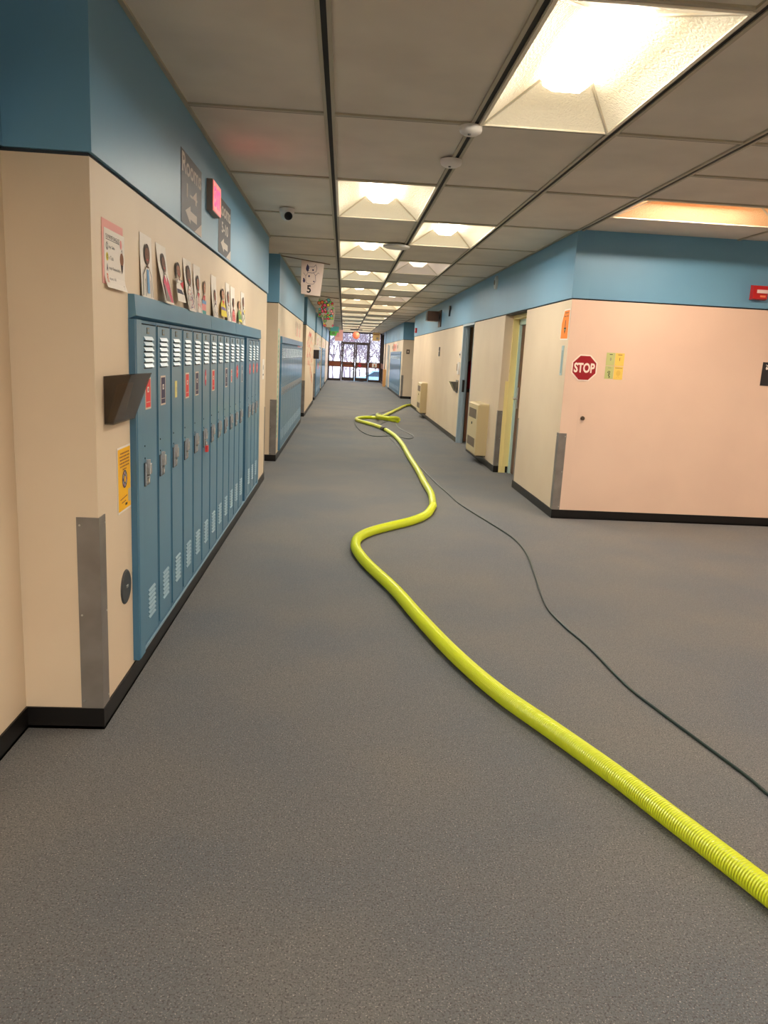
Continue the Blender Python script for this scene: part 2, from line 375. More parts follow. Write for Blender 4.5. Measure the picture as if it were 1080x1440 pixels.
# main runners: a black slot between two pale flanges
for x in xs[1:]:
    for sx in (-1, 1): cm.box(x + sx*.012, x + sx*.030, YB, YE, H - .004, ZT + .002, M_tbar)
    cm.box(x - .012, x + .012, YB, YE, H + .003, ZT + .004, M_slot)
for x in side_x[1:-1]: cm.box(x - .014, x + .014, YB, YS, H - .002, ZT + .002, M_tbar)
for y in ys[1:-1]:
    for i in range(4):
        x0, x1 = xs[i] + (.03 if i else 0), xs[i+1] - .03
        cm.box(x0, x1, y - .014, y + .014, H - .002, ZT + .002, M_tbar); cm.box(x0, x1, y + .014, y + .022, H - .001, ZT + .003, M_slot)
for y in side_y[1:-1]:
    cm.box(xs[4] + .03, 9.0, y - .014, y + .014, H - .002, ZT + .002, M_tbar); cm.box(xs[4] + .03, 9.0, y + .014, y + .022, H - .001, ZT + .003, M_slot)
for a, b in PIERS: cm.box(XL + PR, XL + PR + .02, a, b, H - .004, ZT + .002, M_tbar)
cm.box(XR - PR - .02, XR - PR, YS, 23.86, H - .004, ZT + .002, M_tbar)
cm.box(-2.3, 9.2, YB - .2, YE + .2, H + .22, H + .26, M_slot)             # deck above
cm.build('ceiling', kind='structure', loc=(0, 0, H))

PW = 17.0
def troffer(x0, x1, y0, y1, kind, label, grp):
    """recessed pyramid lamp: four sloping sides, six sided lens hanging in the middle"""
    lng = (y1 - y0) > (x1 - x0)
    e = .032; X0, X1, Y0, Y1 = x0 + e, x1 - e, y0 + e/2, y1 - e/2
    t = thing('ceiling_light', ((x0+x1)/2, (y0+y1)/2, H), label, 'ceiling light', grp)
    up = .16 if kind == 'o' else .12
    if lng: a0, a1, b0, b1 = (X0+X1)/2 - .125, (X0+X1)/2 + .125, Y0 + .36, Y1 - .36
    else: a0, a1, b0, b1 = X0 + .36, X1 - .36, (Y0+Y1)/2 - .125, (Y0+Y1)/2 + .125
    lo = [(X0,Y0,H),(X1,Y0,H),(X1,Y1,H),(X0,Y1,H)]; hi = [(a0,b0,H+up),(a1,b0,H+up),(a1,b1,H+up),(a0,b1,H+up)]
    h = MB(); h.add(lo + hi, [(0,1,5,4),(1,2,6,5),(2,3,7,6),(3,0,4,7),(4,5,6,7)], {'o': M_fixo, 'd': M_fixd}.get(kind, M_fixt))
    h.build('housing', t)
    for i in range(4): MB().cyl(lo[i], hi[i], .011, M_rim, 6).build('corner_seam', t)
    r = MB()
    for (p, q, u, v) in ((x0 + .018, x1 - .018, y0 + .006, y0 + .020), (x0 + .018, x1 - .018, y1 - .020, y1 - .006), (x0 + .018, x0 + .034, y0 + .02, y1 - .02), (x1 - .034, x1 - .018, y0 + .02, y1 - .02)):
        r.box(p, q, u, v, H - .006, H + .012, M_rim)
    r.build('rim', t)
    cx, cy = (x0+x1)/2, (y0+y1)/2
    prof = [(-.118, .118), (-.108, .095), (-.062, .060), (.062, .060), (.108, .095), (.118, .118)]
    dz = .04 if kind == 'o' else 0
    prof = [(a, z + dz) for a, z in prof]
    mt = {'o': M_lensw, 'd': M_lensd}.get(kind, M_lens)
    if lng:
        A, B = Y0 + .10, Y1 - .38
        lo = [(cx + a, A, H + z) for a, z in prof]; hi = [(cx + a, B, H + z) for a, z in prof]
        lo2 = [(cx + a*.97, A - .012, H + z) for a, z in prof]; hi2 = [(cx + a*.97, B + .06, H + z*.6 + .045) for a, z in prof]
    else:
        A, B = X0 + .25, X1 - .38
        lo = [(A, cy + a, H + z) for a, z in prof]; hi = [(B, cy + a, H + z) for a, z in prof]
        lo2 = [(A - .012, cy + a*.97, H + z) for a, z in prof]; hi2 = [(B + .05, cy + a*.97, H + z) for a, z in prof]
    ln = MB().prism(lo, hi, mt).build('lens', t)
    MB().prism(lo2, lo, M_cap).build('end_cap', t); MB().prism(hi, hi2, M_cap).build('end_cap', t)
    ld = bpy.data.lights.new('tube_light', 'AREA'); ld.shape = 'RECTANGLE'; ld.size = .12; ld.size_y = B - A - .02
    ld.color = (1.0, .84, .66) if kind == 'o' else (1.0, .94, .84); ld.energy = {'o': PW*1.75, 'd': PW*.3, 'z': PW*4.4}.get(kind, PW)
    lo_ = bpy.data.objects.new('tube_light', ld); C.objects.link(lo_); lo_.parent = t; lo_.location = ((0, (A+B)/2 - cy, .057 + dz) if lng else ((A+B)/2 - cx, 0, .057 + dz))
    if not lng: lo_.rotation_euler = (0, 0, math.pi/2)
    return t
for k, (a, b, c, d, kind) in enumerate(l for l in lamps if l):
    left = a < 0
    if kind == 'b': lab = 'large recessed ceiling light nearest the camera, at the top right'
    elif kind == 'x': lab = 'added unseen ceiling light of the right row behind the camera'
    elif kind == 'y': lab = 'recessed ceiling light behind the camera against the left wall'
    elif kind == 'z': lab = 'unseen ceiling light added well behind the camera to brighten the walls'
    elif left and k == 0: lab = 'first recessed light of the left ceiling row, beside the round white detectors'
    elif left and k == 1: lab = 'second recessed light of the left row, partly behind the flat white disc'
    elif (not left) and k == 13: lab = 'second recessed light of the right row counted from the camera'
    elif kind == 'd' and k == 14: lab = 'dim pinkish recessed light, the nearest dim one of the right row'
    elif kind == 'd': lab = 'second dim recessed light along the right row, further from the camera'
    elif left: lab = 'recessed ceiling light further down the left row towards the exit doors'
    else: lab = 'recessed ceiling light further down the right row towards the exit doors'
    troffer(a, b, c, d, kind, lab, 'unseen lights added well behind the camera' if kind == 'z' else 'recessed lights in the left row' if left else 'recessed lights in the right row')
for k, (i, a, b) in enumerate(slamps):
    troffer(side_x[i], side_x[i+1], a, b, 'o', 'warm orange recessed light over the side hall, cut by the right edge' if k == 0 else 'warm recessed light further into the side hall', 'recessed lights over the side hall')

# ------------------------------------------------------------------ end wall: glazed doors and windows
m = MB(); D0, D1 = YE, YE + .09
def bar(x0, x1, z0, z1, mt=M_dark, a=D0, b=D1): m.box(x0, x1, a, b, z0, z1, mt)
for x0, x1 in ((XL, -.82), (-.17, -.11), (1.42, 1.48), (2.06, XR)): bar(x0, x1, 0, H)
bar(XL, XR, 2.68, H + .1); bar(-.11, 1.42, 2.12, 2.19)
for x0, x1 in ((-.82, -.17), (1.48, 2.06)):
    bar(x0, x1, 0, .12); bar(x0, x1, 1.06, 1.10); bar(x0, x1, .78, .80)
    bar(x0, x1, 1.42, 1.45)
    bar(x0, x1, .80, 1.06, M_rust, D0 + .01, D1 - .01)
m.build('window_1', kind='structure', loc=(0, YE, 0))
g = MB(); g.box(-.82, -.17, D0 + .04, D0 + .048, .12, 2.68, M_glass).build('pane', bpy.data.objects['window_1'])
g = MB(); g.box(1.48, 2.06, D0 + .04, D0 + .048, .12, 2.68, M_glass).build('pane', bpy.data.objects['window_1'])
g = MB(); g.box(-.11, 1.42, D0 + .04, D0 + .048, 2.19, 2.68, M_glass).build('pane', bpy.data.objects['window_1'])
for n_, (x0, x1) in enumerate(((-.10, .645), (.665, 1.41))):
    m = MB(); s = .085
    bar(x0, x0 + s, .01, 2.12); bar(x1 - s, x1, .01, 2.12); bar(x0 + s, x1 - s, 2.05, 2.12); bar(x0 + s, x1 - s, .01, .2)
    bar(x0 + s, x1 - s, .78, 1.07, M_rust)
    d = m.build('door_%d' % (8 + n_), kind='structure', loc=((x0+x1)/2, YE, 0))
    MB().box(x0 + s, x1 - s, D0 + .04, D0 + .048, .2, .78, M_glass).build('pane', d)
    MB().box(x0 + s, x1 - s, D0 + .04, D0 + .048, 1.07, 2.05, M_glass).build('pane', d)
    MB().cyl((x0 + .09, D0 - .05, .97), (x1 - .09, D0 - .05, .97), .015, M_plate, 10).box(x0 + .09, x0 + .12, D0 - .05, D0, .95, .99, M_plate).box(x1 - .12, x1 - .09, D0 - .05, D0, .95, .99, M_plate).build('push_bar', d)
# side windows close to the end on the right
m = MB(); ya, yb = 41.6, YE
for y0, y1 in ((ya, ya + .07), (43.0, 43.06), (yb - .07, yb)): m.box(XR, XR + .1, y0, y1, 0, H, M_dark)
m.box(XR, XR + .1, ya, yb, 0, .12, M_dark); m.box(XR, XR + .1, ya, yb, .8, 1.07, M_rust); m.box(XR, XR + .1, ya, yb, 2.66, H + .1, M_dark)
w2 = m.build('window_2', kind='structure', loc=(XR + .05, 43, 0))
MB().box(XR + .04, XR + .048, ya + .07, yb - .07, .12, .8, M_glass).build('pane', w2)
MB().box(XR + .04, XR + .048, ya + .07, yb - .07, 1.07, 2.66, M_glass).build('pane', w2)

# outdoors
M_ground = mat('snowy_ground', (216, 218, 224), 0.9, col2=(186, 186, 184), scale=.5)
MB().box(-40, 40, YE + .15, 110, -.9, -.85, M_ground).build('floor_outside', kind='structure')
M_bark = mat('bark', (140, 128, 138), 0.9)
def tree(seed, x, y, h, lab):
    rnd = random.Random(seed); mb = MB()
    def grow(p, d, l, r, lev):
        q = p + d*l; mid = p + d*l*.5 + Vector((rnd.uniform(-.05, .05)*l, rnd.uniform(-.05, .05)*l, 0))
        mb.tube([p, mid, q], [r, r*.8, r*.62], M_bark, 4, False)
        if lev == 0: return
        for _ in range(4 if lev > 1 else 3):
            a = rnd.uniform(0, 2*math.pi); t = rnd.uniform(.35, .95)
            nd = (d*(.75) + Vector((math.cos(a), math.sin(a), rnd.uniform(-.1, .35)))*rnd.uniform(.5, .9)).normalized()
            grow(p + d*l*t, nd, l*rnd.uniform(.5, .72), r*.5, lev - 1)
    grow(Vector((x, y, -.85)), Vector((rnd.uniform(-.05, .05), 0, 1)).normalized(), h, .10, 5)
    return mb.build('bare_tree', label=lab, cat='tree', group='bare trees beyond the exit doors', loc=(x, y, -.85))
tlab = 'bare leafless tree outdoors beyond the glazed exit doors'
t0 = [tree(s, 0, 66, 3.0, tlab) for s in (1, 2, 3)]
rt = random.Random(5); first = set()
for i, x in enumerate([-5.2, YB, -3.4, -2.8, -2.0, -1.2, -.3, .6, 1.5, 2.3, 3.1, 3.9, 4.8, 5.6, 6.6, -.8, .2, 1.1, 2.0, 2.7, 3.5, 4.3, 5.2, -1.6, -2.4, 6.1]):
    s = t0[i % 3]
    o = s if i < 3 else s.copy()
    if i >= 3: C.objects.link(o)
    o.location = (x, (57 if x < -1 else 62) + rt.uniform(0, 14), -.85); o.rotation_euler = (0, 0, rt.uniform(0, 6.28)); sc_ = rt.uniform(.8, 1.15); o.scale = (sc_, sc_, sc_)
M_brick = mat('far_building', (150, 138, 140), 0.9, col2=(120, 112, 112), scale=1.2)
m = MB().box(-12, -2.6, 76, 84, -.85, 5.0, M_brick)
for i in range(5): m.box(-11 + i*1.7, -10.1 + i*1.7, 75.95, 76, .8, 2.2, M_dark)
m.box(-12.2, -2.4, 75.8, 84.2, 5.0, 5.2, M_dark)
m.build('building', label='grey building far outdoors behind the trees, seen through the left window', cat='building')
# parked car outdoors
M_car = mat('pale_blue_car_paint', (150, 196, 218), 0.25, coat=.5); M_cwin = mat('car_window', (60, 80, 96), 0.1)
def car(cx, cy, zg):
    t = thing('car', (cx, cy, zg), 'pale blue car parked outdoors beyond the right exit door', 'car')
    side = [(-2.1, .35), (-2.12, .62), (-1.95, .82), (-1.15, .92), (-.55, 1.34), (.75, 1.38), (1.45, .98), (2.05, .9), (2.15, .6), (2.12, .35)]
    MB().prism([(cx + a, cy - .85, zg + b) for a, b in side], [(cx + a, cy + .85, zg + b) for a, b in side], M_car).build('body', t)
    gl = [(-1.02, .95), (-.52, 1.28), (.70, 1.32), (1.25, .98)]
    MB().prism([(cx + a, cy - .862, zg + b) for a, b in gl], [(cx + a, cy + .862, zg + b) for a, b in gl], M_cwin).build('side_window', t)
    for sx in (-1.35, 1.35):
        for sy in (-.80, .80):
            w = MB().cyl((cx + sx, cy + sy - .1, zg + .32), (cx + sx, cy + sy + .1, zg + .32), .32, M_black).build('wheel', t)
            MB().cyl((cx + sx, cy + sy - .11, zg + .32), (cx + sx, cy + sy + .11, zg + .32), .18, M_chrome).build('hub_cap', w)
car(2.6, 53, -.85)

# ------------------------------------------------------------------ lockers
PT = .291; FX = XL + .02
def locker_proto(y, num, detail=True):
    """one locker, near edge at y; door (with louvers) flush in a thin frame"""
    t = thing('locker', (XL, y, 0), '', 'locker')
    MB().box(XL - .002, FX - .006, y, y + PT, .115, 1.60, M_gap).box(XL, FX - .001, y, y + .007, .115, 1.60, M_lockd).box(XL, FX - .001, y + PT - .005, y + PT, .115, 1.60, M_lockd).box(XL, FX - .001, y + .008, y + PT - .008, 1.588, 1.60, M_lockd).box(XL, FX - .001, y + .008, y + PT - .008, .115, .135, M_lockd).build('frame', t)
    a, b, z0, z1 = y + .012, y + PT - .014, .14, 1.582
    d = MB().box(FX - .006, FX + .004, a, b, z0, z1, M_lock)
    d.box(FX - .006, FX + .0055, b - .014, b - .008, z0, z1, M_lockd)
    dr = d.build('door', t)
    v = MB()
    for k in range(6):
        z = 1.40 + k*.0235
        v.prism([(FX + .004, a + .035, z + .016), (FX + .013, a + .035, z), (FX + .004, a + .035, z)], [(FX + .004, a + .185, z + .016), (FX + .013, a + .185, z), (FX + .004, a + .185, z)], M_lvr)
        v.box(FX + .004, FX + .0045, a + .035, a + .185, z - .006, z, M_gap)
    v.build('top_vent', dr)
    v = MB()
    for k in range(7):
        z = .235 + k*.0215
        v.prism([(FX + .004, a + .065, z + .010), (FX + .010, a + .065, z), (FX + .004, a + .065, z)], [(FX + .004, a + .185, z + .010), (FX + .010, a + .185, z), (FX + .004, a + .185, z)], M_lvr)
    v.build('bottom_vent', dr)
    if detail:
        h = MB().box(FX + .004, FX + .009, a + .012, a + .10, .875, .98, M_plate)
        h.box(FX + .009, FX + .016, a + .012, a + .020, .88, .978, M_chrome).box(FX + .009, FX + .022, a + .045, a + .085, .925, .972, M_chrome).box(FX + .009, FX + .015, a + .05, a + .078, .884, .912, M_chrome).box(FX + .009, FX + .026, a + .032, a + .042, .955, .995, M_chrome)
        h.build('latch_handle', dr)
        n = MB().box(FX + .004, FX + .0065, a + .085, a + .125, 1.545, 1.572, M_brass).box(FX + .0065, FX + .007, a + .093, a + .117, 1.552, 1.566, M_lock)
        n.build('number_plate', dr)
        for z in (1.0, 1.055): MB().cyl((FX + .004, a + .030, z), (FX + .006, a + .030, z), .004, M_gap, 10).build('rivet', dr)
    return t
def card(dr, y, mt, z0=1.215, z1=1.355, a0=.045, a1=.145, shape='rect'):
    a = y + .012; b = Board((FX + .0042, a, 0), (0, 1, 0))
    if shape == 'rect':
        b.slab(a0, a1, z0, z1, 0, .0012, M_card); b.rect(a0 + .008, a1 - .008, z0 + .008, z1 - .008, .0016, mt)
        zc = z0 + (z1 - z0)*.62
        b.rect((a0+a1)/2 - .015, (a0+a1)/2 + .015, zc - .012, zc + .012, .002, M_white); b.ell((a0+a1)/2, zc, .006, .008, .0024, M_black, 12)
        b.rect(a0 + .014, a1 - .02, z0 + .03, z0 + .033, .002, M_card)
    elif shape == 'plain':
        b.slab(a0, a1, z0, z1, 0, .0012, mt); b.line([((a0+a1)/2, z0 + .03), ((a0+a1)/2 + .006, z0 + .05)], .004, .002, M_grey); b.line([((a0+a1)/2, z1 - .03), ((a0+a1)/2 + .006, z1 - .045)], .004, .002, M_grey)
    else:
        n = 18; ca, cb = (a0+a1)/2, (z0+z1)/2
        b.pslab([(ca + (a1-a0)/2*(1.15 if i % 2 else .8)*math.cos(2*math.pi*i/n), cb + (z1-z0)/2*(1.1 if i % 2 else .8)*math.sin(2*math.pi*i/n)) for i in range(n)], 0, .0012, mt)
        b.ell(ca, cb, .012, .016, .0018, M_card, 12)
    o = b.build('name_card', dr); return o
CARDS = ['red', 'navy', 'yellow', 'red', 'navy', 'pink', 'red', None, 'navy', 'red2', 'round', 'navy2', 'pinkr', 'oranger', 'redr']
YLK = [3.396 + PT*k for k in range(12)] + [7.175 + PT*k for k in range(3)]
ORD = ['first', 'second', 'third', 'fourth', 'fifth', 'sixth', 'seventh', 'eighth', 'ninth', 'tenth', 'eleventh', 'twelfth', 'thirteenth', 'fourteenth', 'last']
CD = {'red': 'a tall red name card', 'navy': 'a tall navy name card', 'yellow': 'a small pale yellow card', 'pink': 'a pink starburst card and red padlock', None: 'no card on its door', 'red2': 'a small red card', 'round': 'a round red card', 'navy2': 'a narrow navy card', 'pinkr': 'a pink round card', 'oranger': 'an orange round card', 'redr': 'a crimson round card'}
proto = locker_proto(YLK[0], 1)
for i, y in enumerate(YLK):
    t = proto if i == 0 else copy_tree(proto, (0, y - YLK[0], 0))
    t['label'] = 'blue locker with %s, %s in the near bank' % (CD[CARDS[i]], ORD[i]); t['group'] = 'blue lockers in the near bank'
    CARDS_i = CARDS[i]; t['_i'] = i
LK = sorted([o for o in bpy.data.objects if '_i' in o.keys()], key=lambda o: o['_i'])
for i, t in enumerate(LK):
    dr = [c for c in kids(t) if c.name.startswith('door')][0]
    k = CARDS[i]; y = YLK[i]
    if k in ('red', 'navy'): card(dr, y, M_red if k == 'red' else M_navy)
    elif k == 'yellow': card(dr, y, M_yel, 1.235, 1.32, .07, .12, 'plain')
    elif k == 'pink': card(dr, y, M_pink, 1.26, 1.36, .07, .12, 'round')
    elif k == 'red2': card(dr, y, M_red, 1.24, 1.34, .05, .10)
    elif k == 'round': card(dr, y, M_red, 1.26, 1.37, .06, .16, 'round')
    elif k == 'navy2': card(dr, y, M_navy, 1.22, 1.36, .10, .15)
    elif k: card(dr, y, {'pinkr': M_pink, 'oranger': M_oran, 'redr': M_red}[k], 1.27, 1.37, .06, .16, 'round')
    del t['_i']
# padlock on the sixth door
yp = YLK[5] + .012 + .05
t = thing('padlock', (FX + .02, yp, .84), 'small red padlock hanging from the latch of the sixth locker', 'padlock')
MB().box(FX + .014, FX + .030, yp - .02, yp + .02, .845, .885, M_red).build('lock_body', t)
MB().tube([(FX + .022, yp + .013*math.cos(a), .885 + .024*math.sin(a)) for a in [math.pi*i/10 for i in range(11)]], .003, M_chrome, 8).build('shackle', t)
# casing round the near bank
def casing(y0, y1, ya, yb, lab, joints=(), fill=None):
    t = thing('locker_surround', (XL, y0, 0), lab, 'locker surround', 'blue locker surrounds')
    MB().box(XL, FX + .006, y0, ya, .10, 1.60, M_lockd).box(FX + .002, FX + .008, y0 + .02, ya - .004, .10, 1.60, M_lock).build('side_panel', t)
    MB().box(XL, FX + .006, yb, y1, .10, 1.60, M_lock).build('side_panel', t)
    js = [y0] + list(joints) + [y1]
    for a, b in zip(js, js[1:]):
        MB().prism([(XL, a + .0025, 1.60), (FX + .012, a + .0025, 1.615), (FX + .006, a + .0025, 1.70), (XL, a + .0025, 1.70)], [(XL, b - .0025, 1.60), (FX + .012, b - .0025, 1.615), (FX + .006, b - .0025, 1.70), (XL, b - .0025, 1.70)], M_lock).build('top_fascia', t)
    MB().box(XL, FX + .002, ya, yb, .10, .115, M_lvr).build('bottom_rail', t)
    if fill:
        MB().box(XL, FX + .004, fill[1], fill[2], .115, 1.60, M_lockd).build('filler_strip', t)
        MB().box(XL, XL + .004, fill[0], fill[1], .115, 1.60, M_gap).build('open_gap', t, label='dark open gap')
    return t
casing(3.29, 8.17, 3.396, 8.05, 'blue metal surround and top fascia of the near locker bank on the left', (5.14, 6.29), (6.89, 7.03, 7.175))
def far_bank(y0, n, z, lab, clab, side=1):
    p = locker_proto(y0, 1, detail=(z < 20)); p['label'] = lab; p['group'] = lab + 's' if False else 'lockers: ' + clab
    ts = [p] + [copy_tree(p, (0, PT*k, 0)) for k in range(1, n)]
    return ts
def tint(ts): return ts
B2 = far_bank(11.05, 18, 11, 'plain blue locker in the second bank along the left wall', 'second bank on the left')
casing(10.96, 16.38, 11.05, 16.29, 'blue surround of the second locker bank on the left', (13.0, 14.8))
B4 = far_bank(25.1, 16, 25, 'blue locker in the third bank along the left wall, beyond the leaf mural', 'third bank on the left')
casing(25.02, 29.84, 25.1, 29.76, 'blue surround of the third locker bank on the left, past the leaf mural', ())
B5 = far_bank(31.9, 16, 32, 'blue locker in the farthest bank along the left wall', 'farthest bank on the left')
casing(31.82, 36.64, 31.9, 36.56, 'blue surround of the farthest locker bank on the left', ())
# bank on the right wall far down: built the same way, turned round
def flip_tree(root, y_c):
    root.rotation_euler = (0, 0, math.pi); root.location = (XR, y_c, 0)
right = locker_proto(29.0, 1, detail=False); right['label'] = 'blue locker in the bank on the right wall near the exit doors'; right['group'] = 'lockers: far bank on the right'
flip_tree(right, 29.0 + PT)
for k in range(1, 21):
    c = copy_tree(right, (0, PT*k, 0))
cs = casing(28.92, 35.28, 29.0, 35.12, 'pale blue surround of the far locker bank on the right wall', ())
cs.rotation_euler = (0, 0, math.pi); cs.location = (XR, 35.28, 0)

# ------------------------------------------------------------------ corner guards
GC = [0]
def guard_L(x, y, sx, sy, z0, z1, w, lab, one=False, mt=None):
    """angle guard on a wall corner; legs run along sx (in x) and sy (in y), w = leg widths"""
    mt = mt or M_steel
    t = thing('corner_guard', (x, y, z0), lab, 'corner guard', 'metal corner guards')
    th = .004
    m = MB()
    if w[0]: m.box(x - sx*th*0, x + sx*w[0], y - sy*th, y, z0, z1, mt)
    if w[1]: m.box(x - sx*th, x, y - sy*th, y + sy*w[1], z0, z1, mt)
    m.build('angle_plate', t)
    for z in (z0 + .03, (z0+z1)/2, z1 - .03):
        if w[0] > .03: MB().cyl((x + sx*(w[0] - .012), y - sy*th, z), (x + sx*(w[0] - .012), y - sy*(th + .002), z), .004, M_screw, 8).build('screw', t)
        if w[1] > .03: MB().cyl((x - sx*th, y + sy*(w[1] - .012), z), (x - sx*(th + .002), y + sy*(w[1] - .012), z), .004, M_screw, 8).build('screw', t)
    return t
guard_L(XL, YN, -1, 1, .088, .855, (.08, .075), 'grey metal guard on the near left wall corner beside the lockers')
guard_L(XL, 9.0, -1, -1, .09, .855, (.075, .04), 'grey guard on the far corner of the near left wall')
guard_L(XL, 10.55, -1, 1, .09, .845, (.085, .05), 'brown-grey guard on the corner before the second locker bank')
guard_L(XL, 18.25, -1, 1, .09, .845, (.2, .04), 'grey guard on the corner before the leaf mural')
guard_L(XL, 24.85, -1, 1, .09, .845, (.2, .04), 'grey guard on the corner before the third left locker bank')
guard_L(XR, YS, 1, 1, .088, .85, (.072, .075), 'grey metal guard on the corner below the stop sign')
guard_L(XR, 9.19, 1, -1, .088, .85, (0.01, .05), 'narrow grey guard at the near edge of the yellow doorway')
guard_L(XR, 10.41, 1, 1, .088, .85, (.062, .05), 'grey guard on the corner between the near heater and the yellow doorway')
guard_L(XR, 23.86, 1, -1, .088, .85, (.05, .05), 'grey guard at the far end of the right wall by the hose')
guard_L(XR, 28.3, 1, 1, .088, .85, (.075, .05), 'grey guard on the far right corner past the cross corridor')
# round cover plate
t = thing('cover_plate', (XL, 3.183, .48), 'round dark grey cover plate low on the wall left of the lockers', 'cover plate')
MB().lathe([(0, .006), (.068, .006), (.074, .003), (.075, 0)], (XL, 3.183, .48), (1, 0, 0), mat('plate_grey', (84, 88, 92), .35, .6), 40).build('disc', t)
MB().box(XL + .006, XL + .010, 3.172, 3.196, .477, .487, M_screw).build('screw', t)
# clear smoked wall file
t = thing('wall_file_holder', (XL, 2.95, 1.20), 'smoked plastic file pocket mounted on the wall left of the lockers', 'file holder')
def tsm():
    m = bpy.data.materials.new('smoked_acrylic'); m.use_nodes = True; nt = m.node_tree; b = nt.nodes['Principled BSDF']
    b.inputs['Base Color'].default_value = rgb((74, 60, 46)); b.inputs['Roughness'].default_value = .12; b.inputs['Alpha'].default_value = .55; return m
M_acr = tsm()
yn, yf = 2.94, 3.25
MB().box(XL + .001, XL + .004, yn, yf, 1.20, 1.375, M_acr).build('back_panel', t)
MB().prism([(XL + .03, yn, 1.20), (XL + .034, yn, 1.20), (XL + .104, yn, 1.385), (XL + .100, yn, 1.385)], [(XL + .03, yf, 1.20), (XL + .034, yf, 1.20), (XL + .104, yf, 1.385), (XL + .100, yf, 1.385)], M_acr).build('front_panel', t)
for y in (yn, yf - .003):
    MB().prism([(XL + .004, y, 1.20), (XL + .03, y, 1.20), (XL + .100, y, 1.385), (XL + .004, y, 1.375)], [(XL + .004, y + .003, 1.20), (XL + .03, y + .003, 1.20), (XL + .100, y + .003, 1.385), (XL + .004, y + .003, 1.375)], M_acr).build('end_panel', t)
MB().box(XL + .001, XL + .034, yn, yf, 1.195, 1.202, M_acr).build('bottom_panel', t)
MB().prism([(XL + .006, yn + .02, 1.203), (XL + .012, yn + .02, 1.203), (XL + .05, yn + .02, 1.345), (XL + .044, yn + .02, 1.345)], [(XL + .006, yf - .08, 1.203), (XL + .012, yf - .08, 1.203), (XL + .05, yf - .08, 1.345), (XL + .044, yf - .08, 1.345)], mat('kraft_folder', (150, 110, 66), .7)).build('folder', label='brown paper folder inside the smoked wall pocket', cat='folder')

# ------------------------------------------------------------------ papers on the left wall
# yellow notice
b = LW(3.09, .812, .0012)
b.slab(0, .19, 0, .273, 0, .0012, M_white); b.rect(.006, .184, .008, .265, .0018, mat('notice_yellow', (250, 190, 20), .6))
for k, (a0, a1) in enumerate([(.04, .165), (.03, .17), (.035, .165), (.03, .168), (.035, .165), (.07, .125)]):
    z = .245 - k*.0135; a = a0
    while a < a1:
        w = random.uniform(.008, .02); b.rect(a, min(a + w, a1), z - .003, z + .003, .0026, CLR['brown']); a += w + .004
b.ell(.097, .135, .037, .038, .0026, M_navy); b.ell(.097, .135, .030, .031, .0030, mat('badge_grey', (170, 170, 190), .6)); b.ell(.097, .135, .018, .02, .0034, M_navy); b.ell(.097, .135, .012, .014, .0038, MATS['notice_yellow'])
for k in range(6):
    a = k*math.pi/3; b.ell(.097 + .027*math.cos(a), .135 + .028*math.sin(a), .006, .007, .0036, M_navy if k % 2 else M_stop, 10)
b.line([(.03, .055), (.13, .062)], .004, .0026, CLR['brown']); b.line([(.05, .04), (.11, .043)], .004, .0026, CLR['brown']); b.rect(.10, .13, .022, .032, .0026, M_black)
b.rect(.145, .182, .03, .085, .0024, mat('notice_grey_patch', (196, 188, 160), .6))
b.build('notice', label='yellow notice with a round badge on the wall left of the lockers', cat='notice')
# pink and white rules sheet
bx = MB()
b = LW(2.955, 1.70, .001, mb=bx); b.slab(0, .27, .012, .242, 0, .001, M_pinkp)
b = LW(2.955, 1.70, .0022, mb=bx, warp=lambda a, z: .012*max(0, (.05 - z)/.05)**2); b.sheet(.022, .285, 0, .212, M_white, 10, 0, .001)
b.text('SUNRISE EAGLES', .04, .215, .178, .192, .0016, M_black); b.line([(.04, .174), (.215, .174)], .002, .0016, M_black)
for k, (t_, w, mt, lab) in enumerate([('tay Safe', .075, M_white, 'S'), ('n Task', .06, CLR['yellow'], 'O'), ('ccept Responsibility', .15, CLR['navy'], 'A'), ('espect All', .085, CLR['orange'], 'R')]):
    z = .150 - k*.038
    if k == 0: b.ell(.055, z, .014, .014, .0014, M_black); b.ell(.055, z, .011, .011, .0017, M_white); b.text('S', .049, .061, z - .008, z + .008, .002, M_black)
    elif k == 1: b.ell(.055, z, .015, .015, .0014, mt); b.text('O', .049, .061, z - .008, z + .008, .002, M_black)
    elif k == 2: b.text('A', .045, .063, z - .013, z + .013, .0016, mt, .03)
    else: b.text('R', .045, .067, z - .016, z + .016, .0016, mt, .03)
    b.text(t_, .075, .075 + w, z - .008, z + .006, .0016, M_black)
b.ell(.235, .175, .012, .018, .0016, CLR['rose'], 12); b.ell(.245, .12, .026, .026, .0014, CLR['brown'], 16)
b.poly([(.228, .10), (.262, .10), (.255, .075), (.245, .066), (.236, .08)], .0016, M_hair); b.line([(.235, .147), (.245, .158), (.256, .146)], .004, .0018, M_grey); b.line([(.25, .02), (.262, .02), (.256, .008)], .002, .0016, M_grey)
b.build('poster', label='pink backed rules poster with white sheet, left of the portraits', cat='poster')

